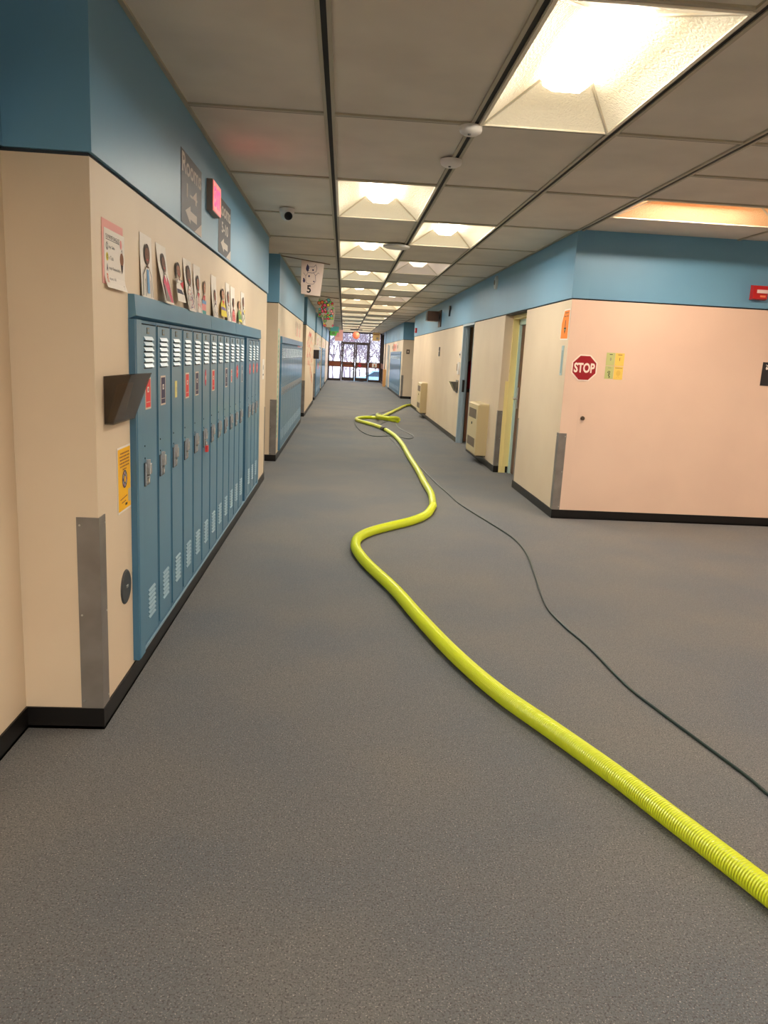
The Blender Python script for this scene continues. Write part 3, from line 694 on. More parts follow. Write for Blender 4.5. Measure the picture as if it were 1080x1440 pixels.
# child portraits over the lockers
def portrait(y0, y1, z0, z1, hair, skin, body, accents, lab, cut=False, lean=.0, shear=0.0, headz=.66, hs=1.0):
    w = y1 - y0; h = z1 - z0
    wp = lambda a, z: lean*max(0, 1 - z/h)**1.6 + .004*math.sin(a/w*3.1)
    b = LW(y0, z0, .0015, warp=wp)
    S = lambda z: shear*max(0, (1 - z/h))
    def q(a, z): return (a + S(z), z)
    c = .5*w; hr = .15*w*hs; hz = h*headz
    if not cut:
        n = 10
        for k in range(n):
            u, v = h*k/n, h*(k+1)/n; q4 = [q(0, u), q(w, u), q(w, v), q(0, v)]
            b.pslab(q4, 0, .001, M_white)
    L = .0014
    bt = hz - h*.16
    bodyp = [(c - .42*w, 0.03*h), (c - .36*w, bt*.72), (c - .12*w, bt), (c + .12*w, bt), (c + .36*w, bt*.72), (c + .42*w, .03*h)]
    if cut: b.pslab([q(a, z) for a, z in bodyp], 0, .0013, body)
    else:
        b.poly([q(a, z) for a, z in bodyp], L, body)
        b.line([q(a, z) for a, z in bodyp], .006, L + .0006, M_black)
        b.line([q(c - .24*w, .03*h), q(c - .22*w, bt*.6)], .005, L + .0006, M_black); b.line([q(c + .24*w, .03*h), q(c + .22*w, bt*.6)], .005, L + .0006, M_black)
    b.poly([q(c - .05*w, bt - .02*h), q(c + .05*w, bt - .02*h), q(c + .05*w, hz), q(c - .05*w, hz)], L + .0008, skin)
    hx = lambda a, z: q(c + a, hz + z)
    def E(ca, cb, ra, rb, cc, mt, n=22): b.poly([hx(ca + ra*math.cos(2*math.pi*i/n), cb + rb*math.sin(2*math.pi*i/n)) for i in range(n)], cc, mt)
    R = hr*1.4; RZ = h*.145*hs
    E(0, h*.04, R*1.12, RZ*1.12, L + .001, hair); E(0, h*.015, R*.86, RZ*.86, L + .0014, skin)
    for s in (-1, 1): E(s*R*.34, h*.03, R*.12, RZ*.07, L + .0018, M_black, 8)
    E(0, -h*.05, R*.3, RZ*.07, L + .0018, CLR['red'], 8)
    for kind, mt, z in accents:
        if kind == 'stripe': b.poly([q(c - .1*w, .08*h), q(c + .1*w, .08*h), q(c + .1*w, bt - .04*h), q(c - .1*w, bt - .04*h)], L + .001, mt)
        elif kind == 'vee': b.poly([q(c - .12*w, bt), q(c + .12*w, bt), q(c, bt - .14*h)], L + .0012, mt)
        elif kind == 'lower': b.poly([q(c - .4*w, .03*h), q(c + .1*w, .03*h), q(c - .30*w, bt*.7)], L + .0012, mt)
        elif kind == 'band': b.poly([q(c - .38*w, z*h), q(c + .38*w, z*h), q(c + .37*w, (z + .09)*h), q(c - .37*w, (z + .09)*h)], L + .0012, mt)
        elif kind == 'tri': b.poly([q(c + .0*w, .42*h), q(c + .5*w, .5*h), q(c + .28*w, .30*h)], L + .0016, mt)
        elif kind == 'scribble':
            r = random.Random(int(y0*100)); pts = [(c + r.uniform(-.3, .3)*w, r.uniform(.05, .42)*h) for _ in range(9)]; b.line([q(a, z_) for a, z_ in pts], .004, L + .0013, mt)
        elif kind == 'dots':
            r = random.Random(int(y0*77))
            for _ in range(16):
                a_, z_ = c + r.uniform(-.33, .33)*w, r.uniform(.05, .42)*h; b.poly([q(a_ - .004, z_ - .004), q(a_ + .004, z_ - .004), q(a_ + .004, z_ + .004), q(a_ - .004, z_ + .004)], L + .0013, mt)
    return b.build('portrait', label=lab, cat='portrait', group='child portraits above the near lockers')
s0, s1, s2 = M_skin
W = M_white; c_ = CLR
portrait(3.477, 3.68, 1.70, 1.97, M_hair, s1, W, [('stripe', c_['blue'], 0)], 'first child portrait, in a white coat with a blue stripe', lean=.01)
portrait(3.76, 3.96, 1.70, 1.965, M_hair, s1, c_['pink'], [('vee', W, 0), ('lower', c_['grey'], 0)], 'second child portrait, in a pink top with a white collar', lean=.035, shear=.05)
portrait(4.10, 4.33, 1.72, 1.96, M_hair, s0, W, [('band', c_['grey'], .42), ('tri', c_['red'], 0), ('band', c_['navy'], .2)], 'third portrait, cut out figure with a red triangle on a grey top', cut=True, lean=.03)
portrait(4.37, 4.59, 1.695, 1.97, M_hair, s1, W, [('scribble', c_['purple'], 0), ('dots', c_['red'], 0)], 'fourth portrait, long dark hair and a purple scribbled top', lean=.03, shear=.03, hs=1.2)
portrait(4.66, 4.87, 1.69, 1.97, M_hair, s0, W, [('vee', c_['red'], 0), ('scribble', c_['rose'], 0)], 'fifth portrait, on white paper with a red neck scarf', lean=.02, headz=.6)
portrait(4.92, 5.10, 1.69, 1.94, M_hair2, s2, c_['rose'], [('band', c_['teal'], .05), ('vee', c_['red'], 0), ('band', c_['blue'], .3)], 'sixth portrait, cut out with light brown hair and teal legs', cut=True)
portrait(5.27, 5.47, 1.695, 1.97, M_hair, s0, W, [('scribble', c_['purple'], 0)], 'seventh portrait, small head low on a tall white sheet', lean=.02, headz=.5, hs=.85)
portrait(5.58, 5.88, 1.715, 1.95, M_hair, s2, c_['yellow'], [('vee', c_['red'], 0), ('band', c_['purple'], .22)], 'eighth portrait, cut out in mustard yellow with a purple band', cut=True, lean=.02)
portrait(5.90, 6.08, 1.695, 1.975, M_hair, s0, W, [('dots', c_['green'], 0)], 'ninth portrait, white sheet with a green dotted shirt', lean=.02, headz=.6)
portrait(6.14, 6.38, 1.70, 1.97, M_hair, s1, c_['rose'], [('scribble', c_['red'], 0), ('dots', c_['red'], 0)], 'tenth portrait, white sheet with a red scribbled shirt', lean=.015, headz=.52, hs=.85)
portrait(6.49, 6.73, 1.71, 1.92, M_hair2, s2, c_['green'], [('band', c_['yellow'], .05), ('tri', c_['yellow'], 0)], 'eleventh portrait, cut out in grey green and bright yellow', cut=True, lean=.02)
portrait(6.76, 6.98, 1.71, 1.975, M_hair, s1, W, [('scribble', c_['green'], 0), ('tri', c_['yellow'], 0), ('band', c_['purple'], .3)], 'last portrait of the row, on a white sheet near the dark gap', lean=.015)

# rooms signs on the blue band
def rooms(y0, y1, txt, lab, flip=False):
    c0 = PR + .001; w = y1 - y0; h = .365; z0 = 2.142
    t = thing('direction_sign', (XL + c0, (y0+y1)/2, z0), lab, 'sign', 'room direction signs')
    b = LW(y0, z0, c0, warp=lambda a, z: 0); b.slab(0, w, 0, h, 0, .0012, M_slate)
    b.poly([(w*.62, 0), (w, 0), (w, h*.2)], .0018, M_sand); b.build('sheet', t)
    b = LW(y0, z0, c0); b.text('Rooms', w*.04, w*.96, h*.70, h*.97, .0022, M_sand, .02)
    b.text(txt, w*.24, w*.76, h*.40, h*.60, .0022, M_sand, .015)
    ar = [(.18, .2), (.42, .32), (.42, .25), (.74, .25), (.74, .13), (.42, .13), (.42, .06)]
    b.poly([(a*w, z*h) for a, z in ar], .0022, M_sand); b.build('lettering', t)
rooms(4.28, 4.86, '1-4', 'dark sign reading Rooms 1-4 with an arrow, left of the exit sign')
rooms(5.49, 6.05, '5-10', 'dark sign reading Rooms 5-10 with an arrow, right of the exit sign')
# exit sign box
t = thing('exit_sign', (XL + PR, 5.19, 2.33), 'illuminated red exit sign in a box between the two rooms signs', 'exit sign')
M_exb = mat('exit_box', (140, 128, 118), .5); M_exf = mat('exit_face', (236, 150, 146), .4, emit=(255, 120, 120), est=.5); M_exl = mat('exit_letters', (255, 40, 70), .4, emit=(255, 20, 60), est=5)
MB().box(XL + PR, XL + .05, 5.04, 5.34, 2.33, 2.515, M_exb).build('housing', t)
b = LW(5.04, 2.33, .05); b.slab(.006, .294, .006, .179, 0, .004, M_exf); b.build('face', t)
b = LW(5.04, 2.33, .0545); b.text('EXIT', .035, .265, .035, .15, .0006, M_exl, .03); b.build('lettering', t)

# paper strip with leaf edge on second pier, small papers
b = LW(10.60, .30, .0012); M_pg = mat('pale_green_border', (196, 212, 190), .7)
for k in range(22):
    z = k*.068; o_ = .02 if k % 2 else 0
    b.pslab([(0, z), (.16 + o_, z), (.22 - o_, z + .034), (.16 + o_, z + .068), (0, z + .068)], 0, .001, M_pg)
    b.ell(.08, z + .034, .03, .02, .0016, CLR['teal'] if k % 3 == 0 else CLR['green'], 10)
b.build('border_strip', label='pale green scalloped paper border running up the edge of the second pier', cat='paper border')
b = LW(8.62, 1.18, .001); b.slab(0, .2, .0, .22, 0, .001, M_white); b.ell(.1, .13, .03, .03, .0016, M_grey, 10); b.rect(.05, .15, .04, .06, .0016, M_grey); b.build('notice', label='small white notice on the wall just past the near lockers', cat='notice')
for k in range(4):
    b = LW(14.3 + k*.45, 1.78, .001); b.pslab([(0, 0), (.16, 0), (.16, .14), (.08, .28), (0, .14)], 0, .001, CLR['rose'] if k % 2 else M_card); b.ell(.08, .2, .05, .06, .0016, M_hair, 12); b.ell(.08, .19, .03, .04, .002, s1, 10)
    b.build('small_portrait', label='small faded portrait cut-out above the second locker bank', cat='portrait', group='faded portraits above the second locker bank')
for k in range(3):
    b = LW(14.8 + k*.5, 1.56, .022); b.slab(0, .3, .0, .13, 0, .001, [CLR['rose'], M_pinkp, M_white][k]); b.ell(.15, .07, .03, .03, .0016, CLR['purple'], 10)
    b.build('drawing', label=['rose pink drawing', 'pale pink drawing', 'white drawing'][k] + ' taped along the top of the second lockers', cat='drawing', group='drawings on the second locker bank')
# orange leaf mural: each paper leaf is its own piece
rl = random.Random(3)
def leaf(y, z, s, mt, lab, rot):
    b = LW(y, z, .001 + rl.uniform(0, .002)); n = 15; pts = []
    for i in range(n):
        a = 2*math.pi*i/n + rot; r = s*(1 if i % 3 == 0 else .55); pts.append((r*1.6*math.cos(a), r*math.sin(a)))
    b.pslab(pts, 0, .001, mt)
    b.line([(0, 0), (s*.9*math.cos(rot), s*.9*math.sin(rot))], s*.08, .0016, CLR['brown'])
    return b.build('paper_leaf', label=lab, cat='paper leaf', group='paper leaves of the wall mural')
cols = [(CLR['orange'], 'orange'), (CLR['red'], 'red'), (mat('leaf_peach', (240, 170, 130), .7), 'peach'), (CLR['rose'], 'rose')]
for k in range(46):
    ct, cn = cols[rl.choice([0, 0, 1, 2, 3, 0])]
    y = rl.uniform(18.9, 22.6); zc = 1.15 + .42*math.sin((y - 18.9)*1.1) * .5
    z = zc + rl.uniform(-.35, .75)
    leaf(y, max(.62, min(1.95, z)), rl.uniform(.05, .10), ct, cn + ' paper leaf of the mural on the third left pier', rl.uniform(0, 6))
for k in range(7):
    b = LW(19.2 + .5*k, 1.72 + .04*(k % 3), .001); b.slab(0, .3, 0, .2, 0, .001, M_card); b.ell(.15, .1, .05, .06, .0016, CLR['brown'] if k % 2 else CLR['green'], 10)
    b.build('drawing', label='small drawing above the leaf mural', cat='drawing', group='drawings above the leaf mural')
# black box with white cap on the edge of the mural wall
t = thing('wall_clock_speaker', (XL, 23.2, 1.35), 'black box with a white top fixed at the far edge of the mural wall', 'wall box'); t.name = 'wall_box'; ORG['wall_box'] = ORG.get('wall_clock_speaker', Vector((XL, 23.2, 1.35)))
MB().box(XL, XL + .16, 23.1, 23.3, 1.32, 1.58, M_black).build('box', t)
MB().prism([(XL, 23.08, 1.58), (XL + .2, 23.08, 1.58), (XL + .12, 23.08, 1.72), (XL, 23.08, 1.72)], [(XL, 23.32, 1.58), (XL + .2, 23.32, 1.58), (XL + .12, 23.32, 1.72), (XL, 23.32, 1.72)], M_plas).build('cap', t)
def wallpic(y, z, w, h, mt, mt2, lab, x=0.001, nm='drawing', cat='drawing', grp=None):
    b = LW(y, z, x); b.slab(0, w, 0, h, 0, .001, mt); b.ell(w/2, h*.6, w*.2, h*.2, .0016, mt2, 14); b.poly([(w*.2, h*.05), (w*.8, h*.05), (w*.5, h*.55)], .0018, mt2)
    b.build(nm, label=lab, cat=cat, group=grp)
wallpic(26.0, 1.72, .9, .34, M_white, CLR['red'], 'white sheet with a dark red figure above the third left lockers')
wallpic(28.6, 1.74, .8, .26, M_card, CLR['brown'], 'tan sheet above the far end of the third left lockers')
wallpic(33.0, 1.74, 1.2, .28, M_card, CLR['orange'], 'tan and orange sheet above the farthest left lockers')
wallpic(39.2, .9, 1.5, 1.0, M_white, CLR['rose'], 'large white sheet on the last left wall before the exit')
wallpic(26.5, .95, .5, .2, M_oran, CLR['red'], 'orange and red paper taped on the third left locker bank', x=.026)
wallpic(28.2, 1.0, .5, .2, CLR['yellow'], CLR['green'], 'yellow paper taped on the third left locker bank', x=.026)

# ------------------------------------------------------------------ hanging banners
def rod(t, x1, y, z1):
    MB().cyl((XL + .012, y, H - .004), (x1, y, z1), .006, mat('rod_wood', (120, 92, 66), .6), 8).build('rod', t)
yb_ = 10.6
t = thing('hanging_banner', (-.46, yb_, 2.24), 'white banner with a spotted dog and black number 5, hung over the left side', 'banner', 'banners hung along the left wall')
rod(t, -.226, yb_, 2.655)
b = Board((-.60, yb_ - .012, 2.24), (1, 0, 0)); W0 = .29
q = [(0, .02), (.255, 0), (.295, .415), (-.008, .452)]
b.pslab(q, 0, .002, mat('banner_cloth', (214, 196, 186), .8)); b.build('cloth', t)
b = Board((-.60, yb_ - .0125, 2.24), (1, 0, 0)); K = M_navy
b.line([(.06, .36), (.075, .40), (.095, .37), (.16, .37), (.185, .40), (.20, .355), (.19, .31), (.14, .29), (.08, .30), (.06, .36)], .005, .003, K)
b.ell(.078, .345, .022, .034, .0034, K); b.poly([(.062, .37), (.076, .405), (.092, .372)], .0034, K); b.ell(.15, .33, .012, .012, .0034, K); b.ell(.10, .335, .006, .008, .0038, W)
b.line([(.085, .295), (.055, .25), (.06, .17), (.10, .15), (.16, .15), (.19, .19), (.18, .27), (.155, .295)], .004, .003, K)
b.line([(.06, .25), (.025, .29)], .004, .003, K); b.line([(.185, .26), (.22, .30), (.235, .285)], .004, .003, K)
b.ell(.10, .25, .012, .013, .0034, K); b.ell(.035, .19, .016, .024, .0034, K); b.ell(.165, .185, .011, .008, .0034, K); b.ell(.03, .215, .01, .01, .0034, K)
b.text('5', .075, .130, .035, .135, .0034, M_black, .03); b.build('drawing_and_number', t)
yb_ = 17.0
t = thing('hanging_banner', (-.4, yb_, 2.05), 'colourful floral banner with black outlines, hung behind the dog banner', 'banner', 'banners hung along the left wall')
rod(t, -.15, yb_, 2.655)
b = Board((-.60, yb_ - .012, 2.05), (1, 0, 0)); rr = random.Random(11)
b.pslab([(.02, .60), (.34, .60), (.38, .3), (.34, .0), (.15, .0), (.10, .2), (0, .28)], 0, .002, mat('banner_print_ground', (176, 166, 146), .8)); b.build('cloth', t)
b = Board((-.60, yb_ - .0125, 2.05), (1, 0, 0)); pal = ['red', 'pink', 'green', 'yellow', 'orange', 'teal', 'rose', 'lime']
for i in range(80):
    a, z = rr.uniform(.03, .34), rr.uniform(.03, .57)
    if a < .14 and z < .22: continue
    s = rr.uniform(.018, .045); cc = .003 + i*.0001; mt = CLR[rr.choice(pal)]
    b.ell(a, z, s, s, cc, M_black, 10); b.ell(a, z, s*.75, s*.75, cc + .00005, mt, 10)
b.build('flowers', t)
yb_ = 27.0
t = thing('hanging_banner', (-.33, yb_, 2.0), 'green and teal banner over the left side, third one down the corridor', 'banner', 'banners hung along the left wall')
rod(t, -.1, yb_, 2.68)
b = Board((-.50, yb_, 2.05), (1, 0, 0)); b.slab(0, .30, .05, .36, 0, .002, CLR['lime']); b.build('cloth', t)
b = Board((-.50, yb_ - .003, 2.05), (1, 0, 0)); b.rect(.02, .30, .2, .36, .001, CLR['teal']); b.ell(.12, .14, .06, .05, .0014, CLR['green']); b.poly([(.2, .02), (.32, .02), (.32, .16), (.24, .16)], .0016, CLR['rose']); b.build('print', t)
t = thing('hanging_banner', (-.15, 29.5, 1.9), 'small pinkish banner just behind the green one', 'banner', 'banners hung along the left wall')
rod(t, 0.0, 29.5, 2.69)
b = Board((-.36, 29.5, 1.98), (1, 0, 0)); b.slab(0, .3, 0, .4, 0, .002, M_pinkp); b.build('cloth', t)
# round orange lantern hung near the exit doors
lx, ly = .53, 36.0
t = thing('paper_lantern', (lx, ly, 2.18), 'round orange paper lantern hanging in front of the exit doors', 'lantern')
MB().lathe([(0, -.17), (.08, -.155), (.14, -.09), (.165, 0), (.14, .09), (.08, .155), (0, .17)], (lx, ly, 2.37), (0, 0, 1), mat('lantern_paper', (244, 130, 96), .6, emit=(255, 120, 80), est=.35), 20).build('shade', t, smooth=True)
MB().cyl((lx, ly, 2.54), (lx, ly, H), .004, M_black, 6).box(lx - .28, lx + .28, ly - .03, ly + .03, 2.60, 2.64, M_black).build('hanger', t)
t = thing('hanging_sign', (1.62, 40.0, 2.2), 'tan square sign hanging at the right in front of the exit windows', 'sign')
MB().box(1.44, 1.82, 40.0, 40.02, 2.24, 2.66, CLR['brown'] if False else mat('tan_board', (206, 176, 116), .6)).build('board', t)
b = Board((1.44, 39.999, 2.24), (1, 0, 0)); b.ell(.24, .13, .06, .06, .001, CLR['grey']); b.rect(.05, .33, .3, .33, .001, CLR['brown']); b.build('print', t)
MB().cyl((1.52, 40.01, 2.66), (1.52, 40.01, H), .004, M_black, 6).cyl((1.74, 40.01, 2.66), (1.74, 40.01, H), .004, M_black, 6).build('chain', t)
# red flower and a notice on the exit doors
b = Board((.78, YE - .012, .80), (1, 0, 0)); b.pslab([(.02, .1), (.10, .2), (.16, .26), (.2, .2), (.3, .14), (.22, .08), (.2, 0), (.12, .05)], 0, .006, CLR['red']); b.pslab([(-.06, -.06), (.18, .0), (.2, .03), (-.04, -.03)], 0, .005, M_black)
b.build('paper_flower', label='red paper flower stuck on the brown bar of the right exit door', cat='paper flower')
b = Board((1.64, YE - .004, .84), (1, 0, 0)); b.slab(0, .28, 0, .22, 0, .002, M_white); b.ell(.14, .12, .04, .05, .003, CLR['orange'], 12); b.ell(.14, .06, .05, .03, .003, CLR['green'], 12)
b.build('notice', label='white notice on the brown panel right of the exit doors', cat='notice')

# ------------------------------------------------------------------ ceiling devices
def detector(x, y, r, lab):
    t = thing('smoke_detector', (x, y, H - .05), lab, 'smoke detector', 'round white detectors on the ceiling')
    MB().lathe([(0, 0), (r, 0), (r, -.018), (r*.92, -.03), (r*.6, -.042), (0, -.045)], (x, y, H - .004), (0, 0, 1), M_plas, 32).build('dome', t, smooth=True)
    MB().cyl((x - .01, y - .02, H - .044), (x - .01, y - .02, H - .052), .008, M_plate, 10).build('sensor_dot', t)
detector(.634, 4.40, .062, 'round white detector beside the corner of the big near light')
detector(.627, 5.12, .068, 'round white detector between the big near light and the left light row')
t = thing('security_camera', (-.552, 7.18, H - .12), 'small white dome security camera with a dark lens on the left of the ceiling', 'security camera')
MB().lathe([(0, 0), (.066, 0), (.066, -.035), (.058, -.042), (0, -.042)], (-.552, 7.18, H), (0, 0, 1), M_plas, 28).build('base', t, smooth=True)
MB().lathe([(.052, 0), (.052, -.02), (.042, -.046), (.022, -.060), (0, -.064)], (-.552, 7.18, H - .04), (0, 0, 1), M_plas, 28).build('ball', t, smooth=True)
MB().lathe([(.0, .0), (.022, -.004), (.034, -.016), (.036, -.03)], (-.535, 7.115, H - .062), (-.15, .8, .5), M_black, 20).build('lens', t, smooth=True)
t = thing('wireless_access_point', (.542, 8.98, H - .05), 'flat white disc device on the ceiling between the two light rows', 'access point')
MB().lathe([(0, 0), (.10, 0), (.155, -.012), (.15, -.03), (.12, -.042), (0, -.046)], (.542, 8.98, H - .002), (0, 0, 1), M_plas, 36).build('disc', t, smooth=True)
t = thing('downlight', (2.5, 25.4, H - .02), 'small bright round downlight in the ceiling of the far cross corridor', 'downlight')
MB().lathe([(0, .0), (.09, 0), (.10, -.02), (.085, -.02)], (2.42, 25.2, H), (0, 0, 1), M_plas, 24).build('ring', t)
MB().lathe([(0, -.012), (.085, -.014)], (2.42, 25.2, H), (0, 0, 1), M_lens, 24).build('bulb_glass', t)

# ------------------------------------------------------------------ things on the right wall
def heater(y0, y1, lab):
    xf = XR - .16
    t = thing('wall_heater', (XR - .08, (y0+y1)/2, .12), lab, 'heater', 'cream metal wall heaters')
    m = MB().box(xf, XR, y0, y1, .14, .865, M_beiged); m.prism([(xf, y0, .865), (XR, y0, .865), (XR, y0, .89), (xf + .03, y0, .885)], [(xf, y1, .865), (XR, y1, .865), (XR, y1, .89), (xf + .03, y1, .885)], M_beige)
    m.build('cabinet', t)
    w = y1 - y0
    MB().box(xf - .006, xf, y0 + .02, y1 - .02, .16, .85, M_beige).build('front_panel', t)
    for (z0, z1) in ((.665, .80), (.245, .375)):
        g = MB().box(xf - .008, xf - .005, y0 + w*.12, y1 - w*.12, z0, z1, M_grille)
        k = z0 + .008
        while k < z1: g.box(xf - .011, xf - .008, y0 + w*.12, y1 - w*.12, k, k + .005, M_slat); k += .018
        g.build('grille', t)
    MB().cyl((xf - .006, (y0+y1)/2, .585), (xf - .014, (y0+y1)/2, .585), .02, M_black, 12).build('lock', t)
    MB().box(xf + .02, XR, y0 + .03, y1 - .03, .12, .14, M_grille).build('bottom_outlet', t)
heater(11.06, 11.88, 'cream wall heater between the yellow doorway and the blue-framed door')
heater(19.38, 20.25, 'cream wall heater far down the right wall near the end of the hose')
# loudspeaker box on a bracket
t = thing('wall_speaker', (XR, 17.5, 2.2), 'brown box speaker on a bracket high on the blue band of the right wall', 'speaker')
MB().box(1.83, 2.08, 17.42, 17.75, 2.32, 2.535, M_cabin).build('cabinet', t)
MB().box(XR - .03, XR - PR, 17.28, 17.75, 2.20, 2.56, mat('speaker_plate', (66, 50, 44), .5)).build('wall_plate', t)
MB().box(2.08, XR - .03, 17.5, 17.66, 2.38, 2.48, M_plate).build('bracket', t)
MB().box(1.818, 1.83, 17.44, 17.73, 2.335, 2.52, M_black).build('grille', t)
b = RW(15.95, 2.36, PR + .001); b.pslab([(.02, 0), (.05, .12), (0, .14), (.02, .2), (.07, .21), (.12, .2), (.14, .14), (.09, .12), (.06, 0)], 0, .03, M_plate); b.build('star_ornament', label='small dark star-shaped ornament on the blue band beside the brown speaker', cat='ornament')
t = thing('round_wall_speaker', (XR - PR, 11.14, 2.52), 'round white device on the blue band above the near heater', 'wall device')
MB().lathe([(0, .03), (.05, .035), (.085, .028), (.095, .01), (.095, 0)], (XR - PR, 11.14, 2.60), (-1, 0, 0), mat('device_pale', (188, 198, 200), .4), 28).build('disc', t, smooth=True)
MB().lathe([(0, .045), (.03, .04), (.04, .03)], (XR - PR, 11.14, 2.60), (-1, 0, 0), M_grey, 18).build('centre', t)
b = RW(17.45, 1.56, .001); b.slab(0, .16, 0, .2, 0, .012, M_plate); b.rect(.02, .14, .10, .12, .013, M_card); b.build('plaque', label='small dark plaque on the cream wall between the two heaters', cat='plaque')
t = thing('fire_alarm', (XR - PR, 23.1, 2.22), 'small red alarm far along the blue band of the right wall', 'fire alarm')
MB().box(XR - .06, XR - PR, 23.0, 23.2, 2.22, 2.36, M_alarm).build('body', t); MB().box(XR - .064, XR - .06, 23.05, 23.15, 2.27, 2.32, M_white).build('strobe', t)
t = thing('light_switch', (XR, 14.2, 1.56), 'light switch plate beside the blue-framed door', 'light switch')
MB().box(XR - .008, XR, 14.15, 14.26, 1.54, 1.66, M_plas).build('plate', t); MB().box(XR - .018, XR - .008, 14.19, 14.22, 1.585, 1.615, M_plate).build('toggle', t)
b = RW(14.28, 1.24, .001); b.slab(0, .14, 0, .22, 0, .03, M_plas); b.build('dispenser', label='small white wall dispenser below the light switch', cat='dispenser')
b = RW(14.5, 1.30, .001); b.slab(0, .05, 0, .13, 0, .01, M_grille); b.build('thermostat', label='narrow brown thermostat left of the white dispenser', cat='thermostat')
t = thing('metal_pocket', (XR, 14.4, .9), 'dark metal wall pocket beside the blue-framed door', 'wall pocket')
MB().prism([(XR, 14.25, .94), (XR - .04, 14.25, .92), (XR - .14, 14.25, 1.10), (XR, 14.25, 1.10)], [(XR, 14.5, .94), (XR - .04, 14.5, .92), (XR - .14, 14.5, 1.10), (XR, 14.5, 1.10)], mat('pocket_metal', (120, 116, 108), .25, .8)).build('bin', t)
MB().box(XR - .005, XR, 14.22, 14.53, .90, 1.13, M_plate).build('back_plate', t)
# red jacket hanging inside the room
t = thing('jacket', (XR + .45, 14.66, 1.0), 'red jacket hanging inside the open blue-framed doorway', 'jacket')
jx, jy = XR + .33, 14.45
MB().tube([(jx, jy, .98), (jx, jy, 1.1), (jx, jy, 1.3), (jx, jy, 1.45), (jx, jy, 1.52), (jx, jy, 1.56)], [.16, .17, .16, .15, .09, .05], mat('jacket_red', (190, 24, 40), .8), 16).build('torso', t, smooth=True)
for s in (-1, 1): MB().tube([(jx + s*.12, jy, 1.46), (jx + s*.2, jy, 1.3), (jx + s*.22, jy, 1.0)], [.05, .05, .045], MATS['jacket_red'], 10).build('sleeve', t, smooth=True)
MB().cyl((jx, jy + .05, 1.55), (jx, jy + .28, 1.62), .012, M_chrome, 8).build('coat_hook', label='metal coat hook holding the red jacket', cat='hook')
t = thing('cabinet', (XR + .75, 14.4, 0), 'peach painted low cabinet inside the blue-framed doorway', 'cabinet')
MB().box(XR + .145, XR + 1.4, 14.30, 14.60, 0, .92, mat('cabinet_peach', (214, 150, 116), .5)).build('body', t)
MB().box(XR + .22, XR + .78, 14.285, 14.30, .05, .86, mat('cabinet_door_peach', (206, 142, 108), .5)).build('door', t)
MB().box(XR + .82, XR + 1.38, 14.285, 14.30, .05, .86, MATS['cabinet_door_peach']).build('door', t)

# signs round the right corner
b = RW(7.645, 1.755, .0012)
t = thing('arrow_sign', (XR, 7.53, 1.75), 'orange paper sign with a black arrow pointing down, above the corner', 'sign')
b.pslab([(-.012, -.008), (.245, -.012), (.250, .28), (.06, .278), (-.012, .16)], 0, .001, M_white); b.pslab([(0, .004), (.232, .0), (.238, .268), (.07, .266), (0, .155)], .001, .0014, M_orange); b.build('sheet', t)
b = RW(7.645, 1.755, .0012)
b.rect(.118, .138, .10, .175, .002, M_black); b.poly([(.085, .105), (.171, .105), (.128, .045)], .002, M_black); b.poly([(.112, .092), (.144, .092), (.128, .07)], .0026, M_green)
for (a0, a1, z) in ((.10, .20, .245), (.07, .125, .213), (.16, .20, .213)):
    a = a0
    while a < a1: b.rect(a, a + .013, z - .006, z + .006, .002, CLR['brown']); a += .018
b.build('arrow', t)
t = thing('name_strip', (XR, 7.5, 1.40), 'tall pale blue plastic strip below the orange arrow sign', 'strip')
b = RW(7.56, 1.405, .001); b.slab(0, .075, 0, .285, 0, .003, mat('pale_blue_strip', (172, 196, 200), .4)); b.build('backing', t)
b = RW(7.56, 1.405, .001); b.slab(.018, .057, .02, .24, .003, .004, mat('strip_insert', (140, 162, 168), .4)); b.build('insert', t)
t = thing('stop_sign', (2.325, YS - .002, 1.36), 'red octagonal stop sign with a white border on the peach wall', 'stop sign')
cx, cz = 2.318, 1.488
oct_ = lambda r: [(r*math.cos(math.radians(22.5 + 45*i)), r*math.sin(math.radians(22.5 + 45*i))) for i in range(8)]
b = SW(cx, cz, .002); b.pslab(oct_(.135), 0, .002, M_swhite); b.build('border', t)
b = SW(cx, cz, .002); b.pslab(oct_(.122), .002, .003, M_stop); b.build('face', t)
b = SW(cx, cz, .002); b.text('STOP', -.102, .102, -.047, .047, .0036, M_swhite, .035); b.build('lettering', t)
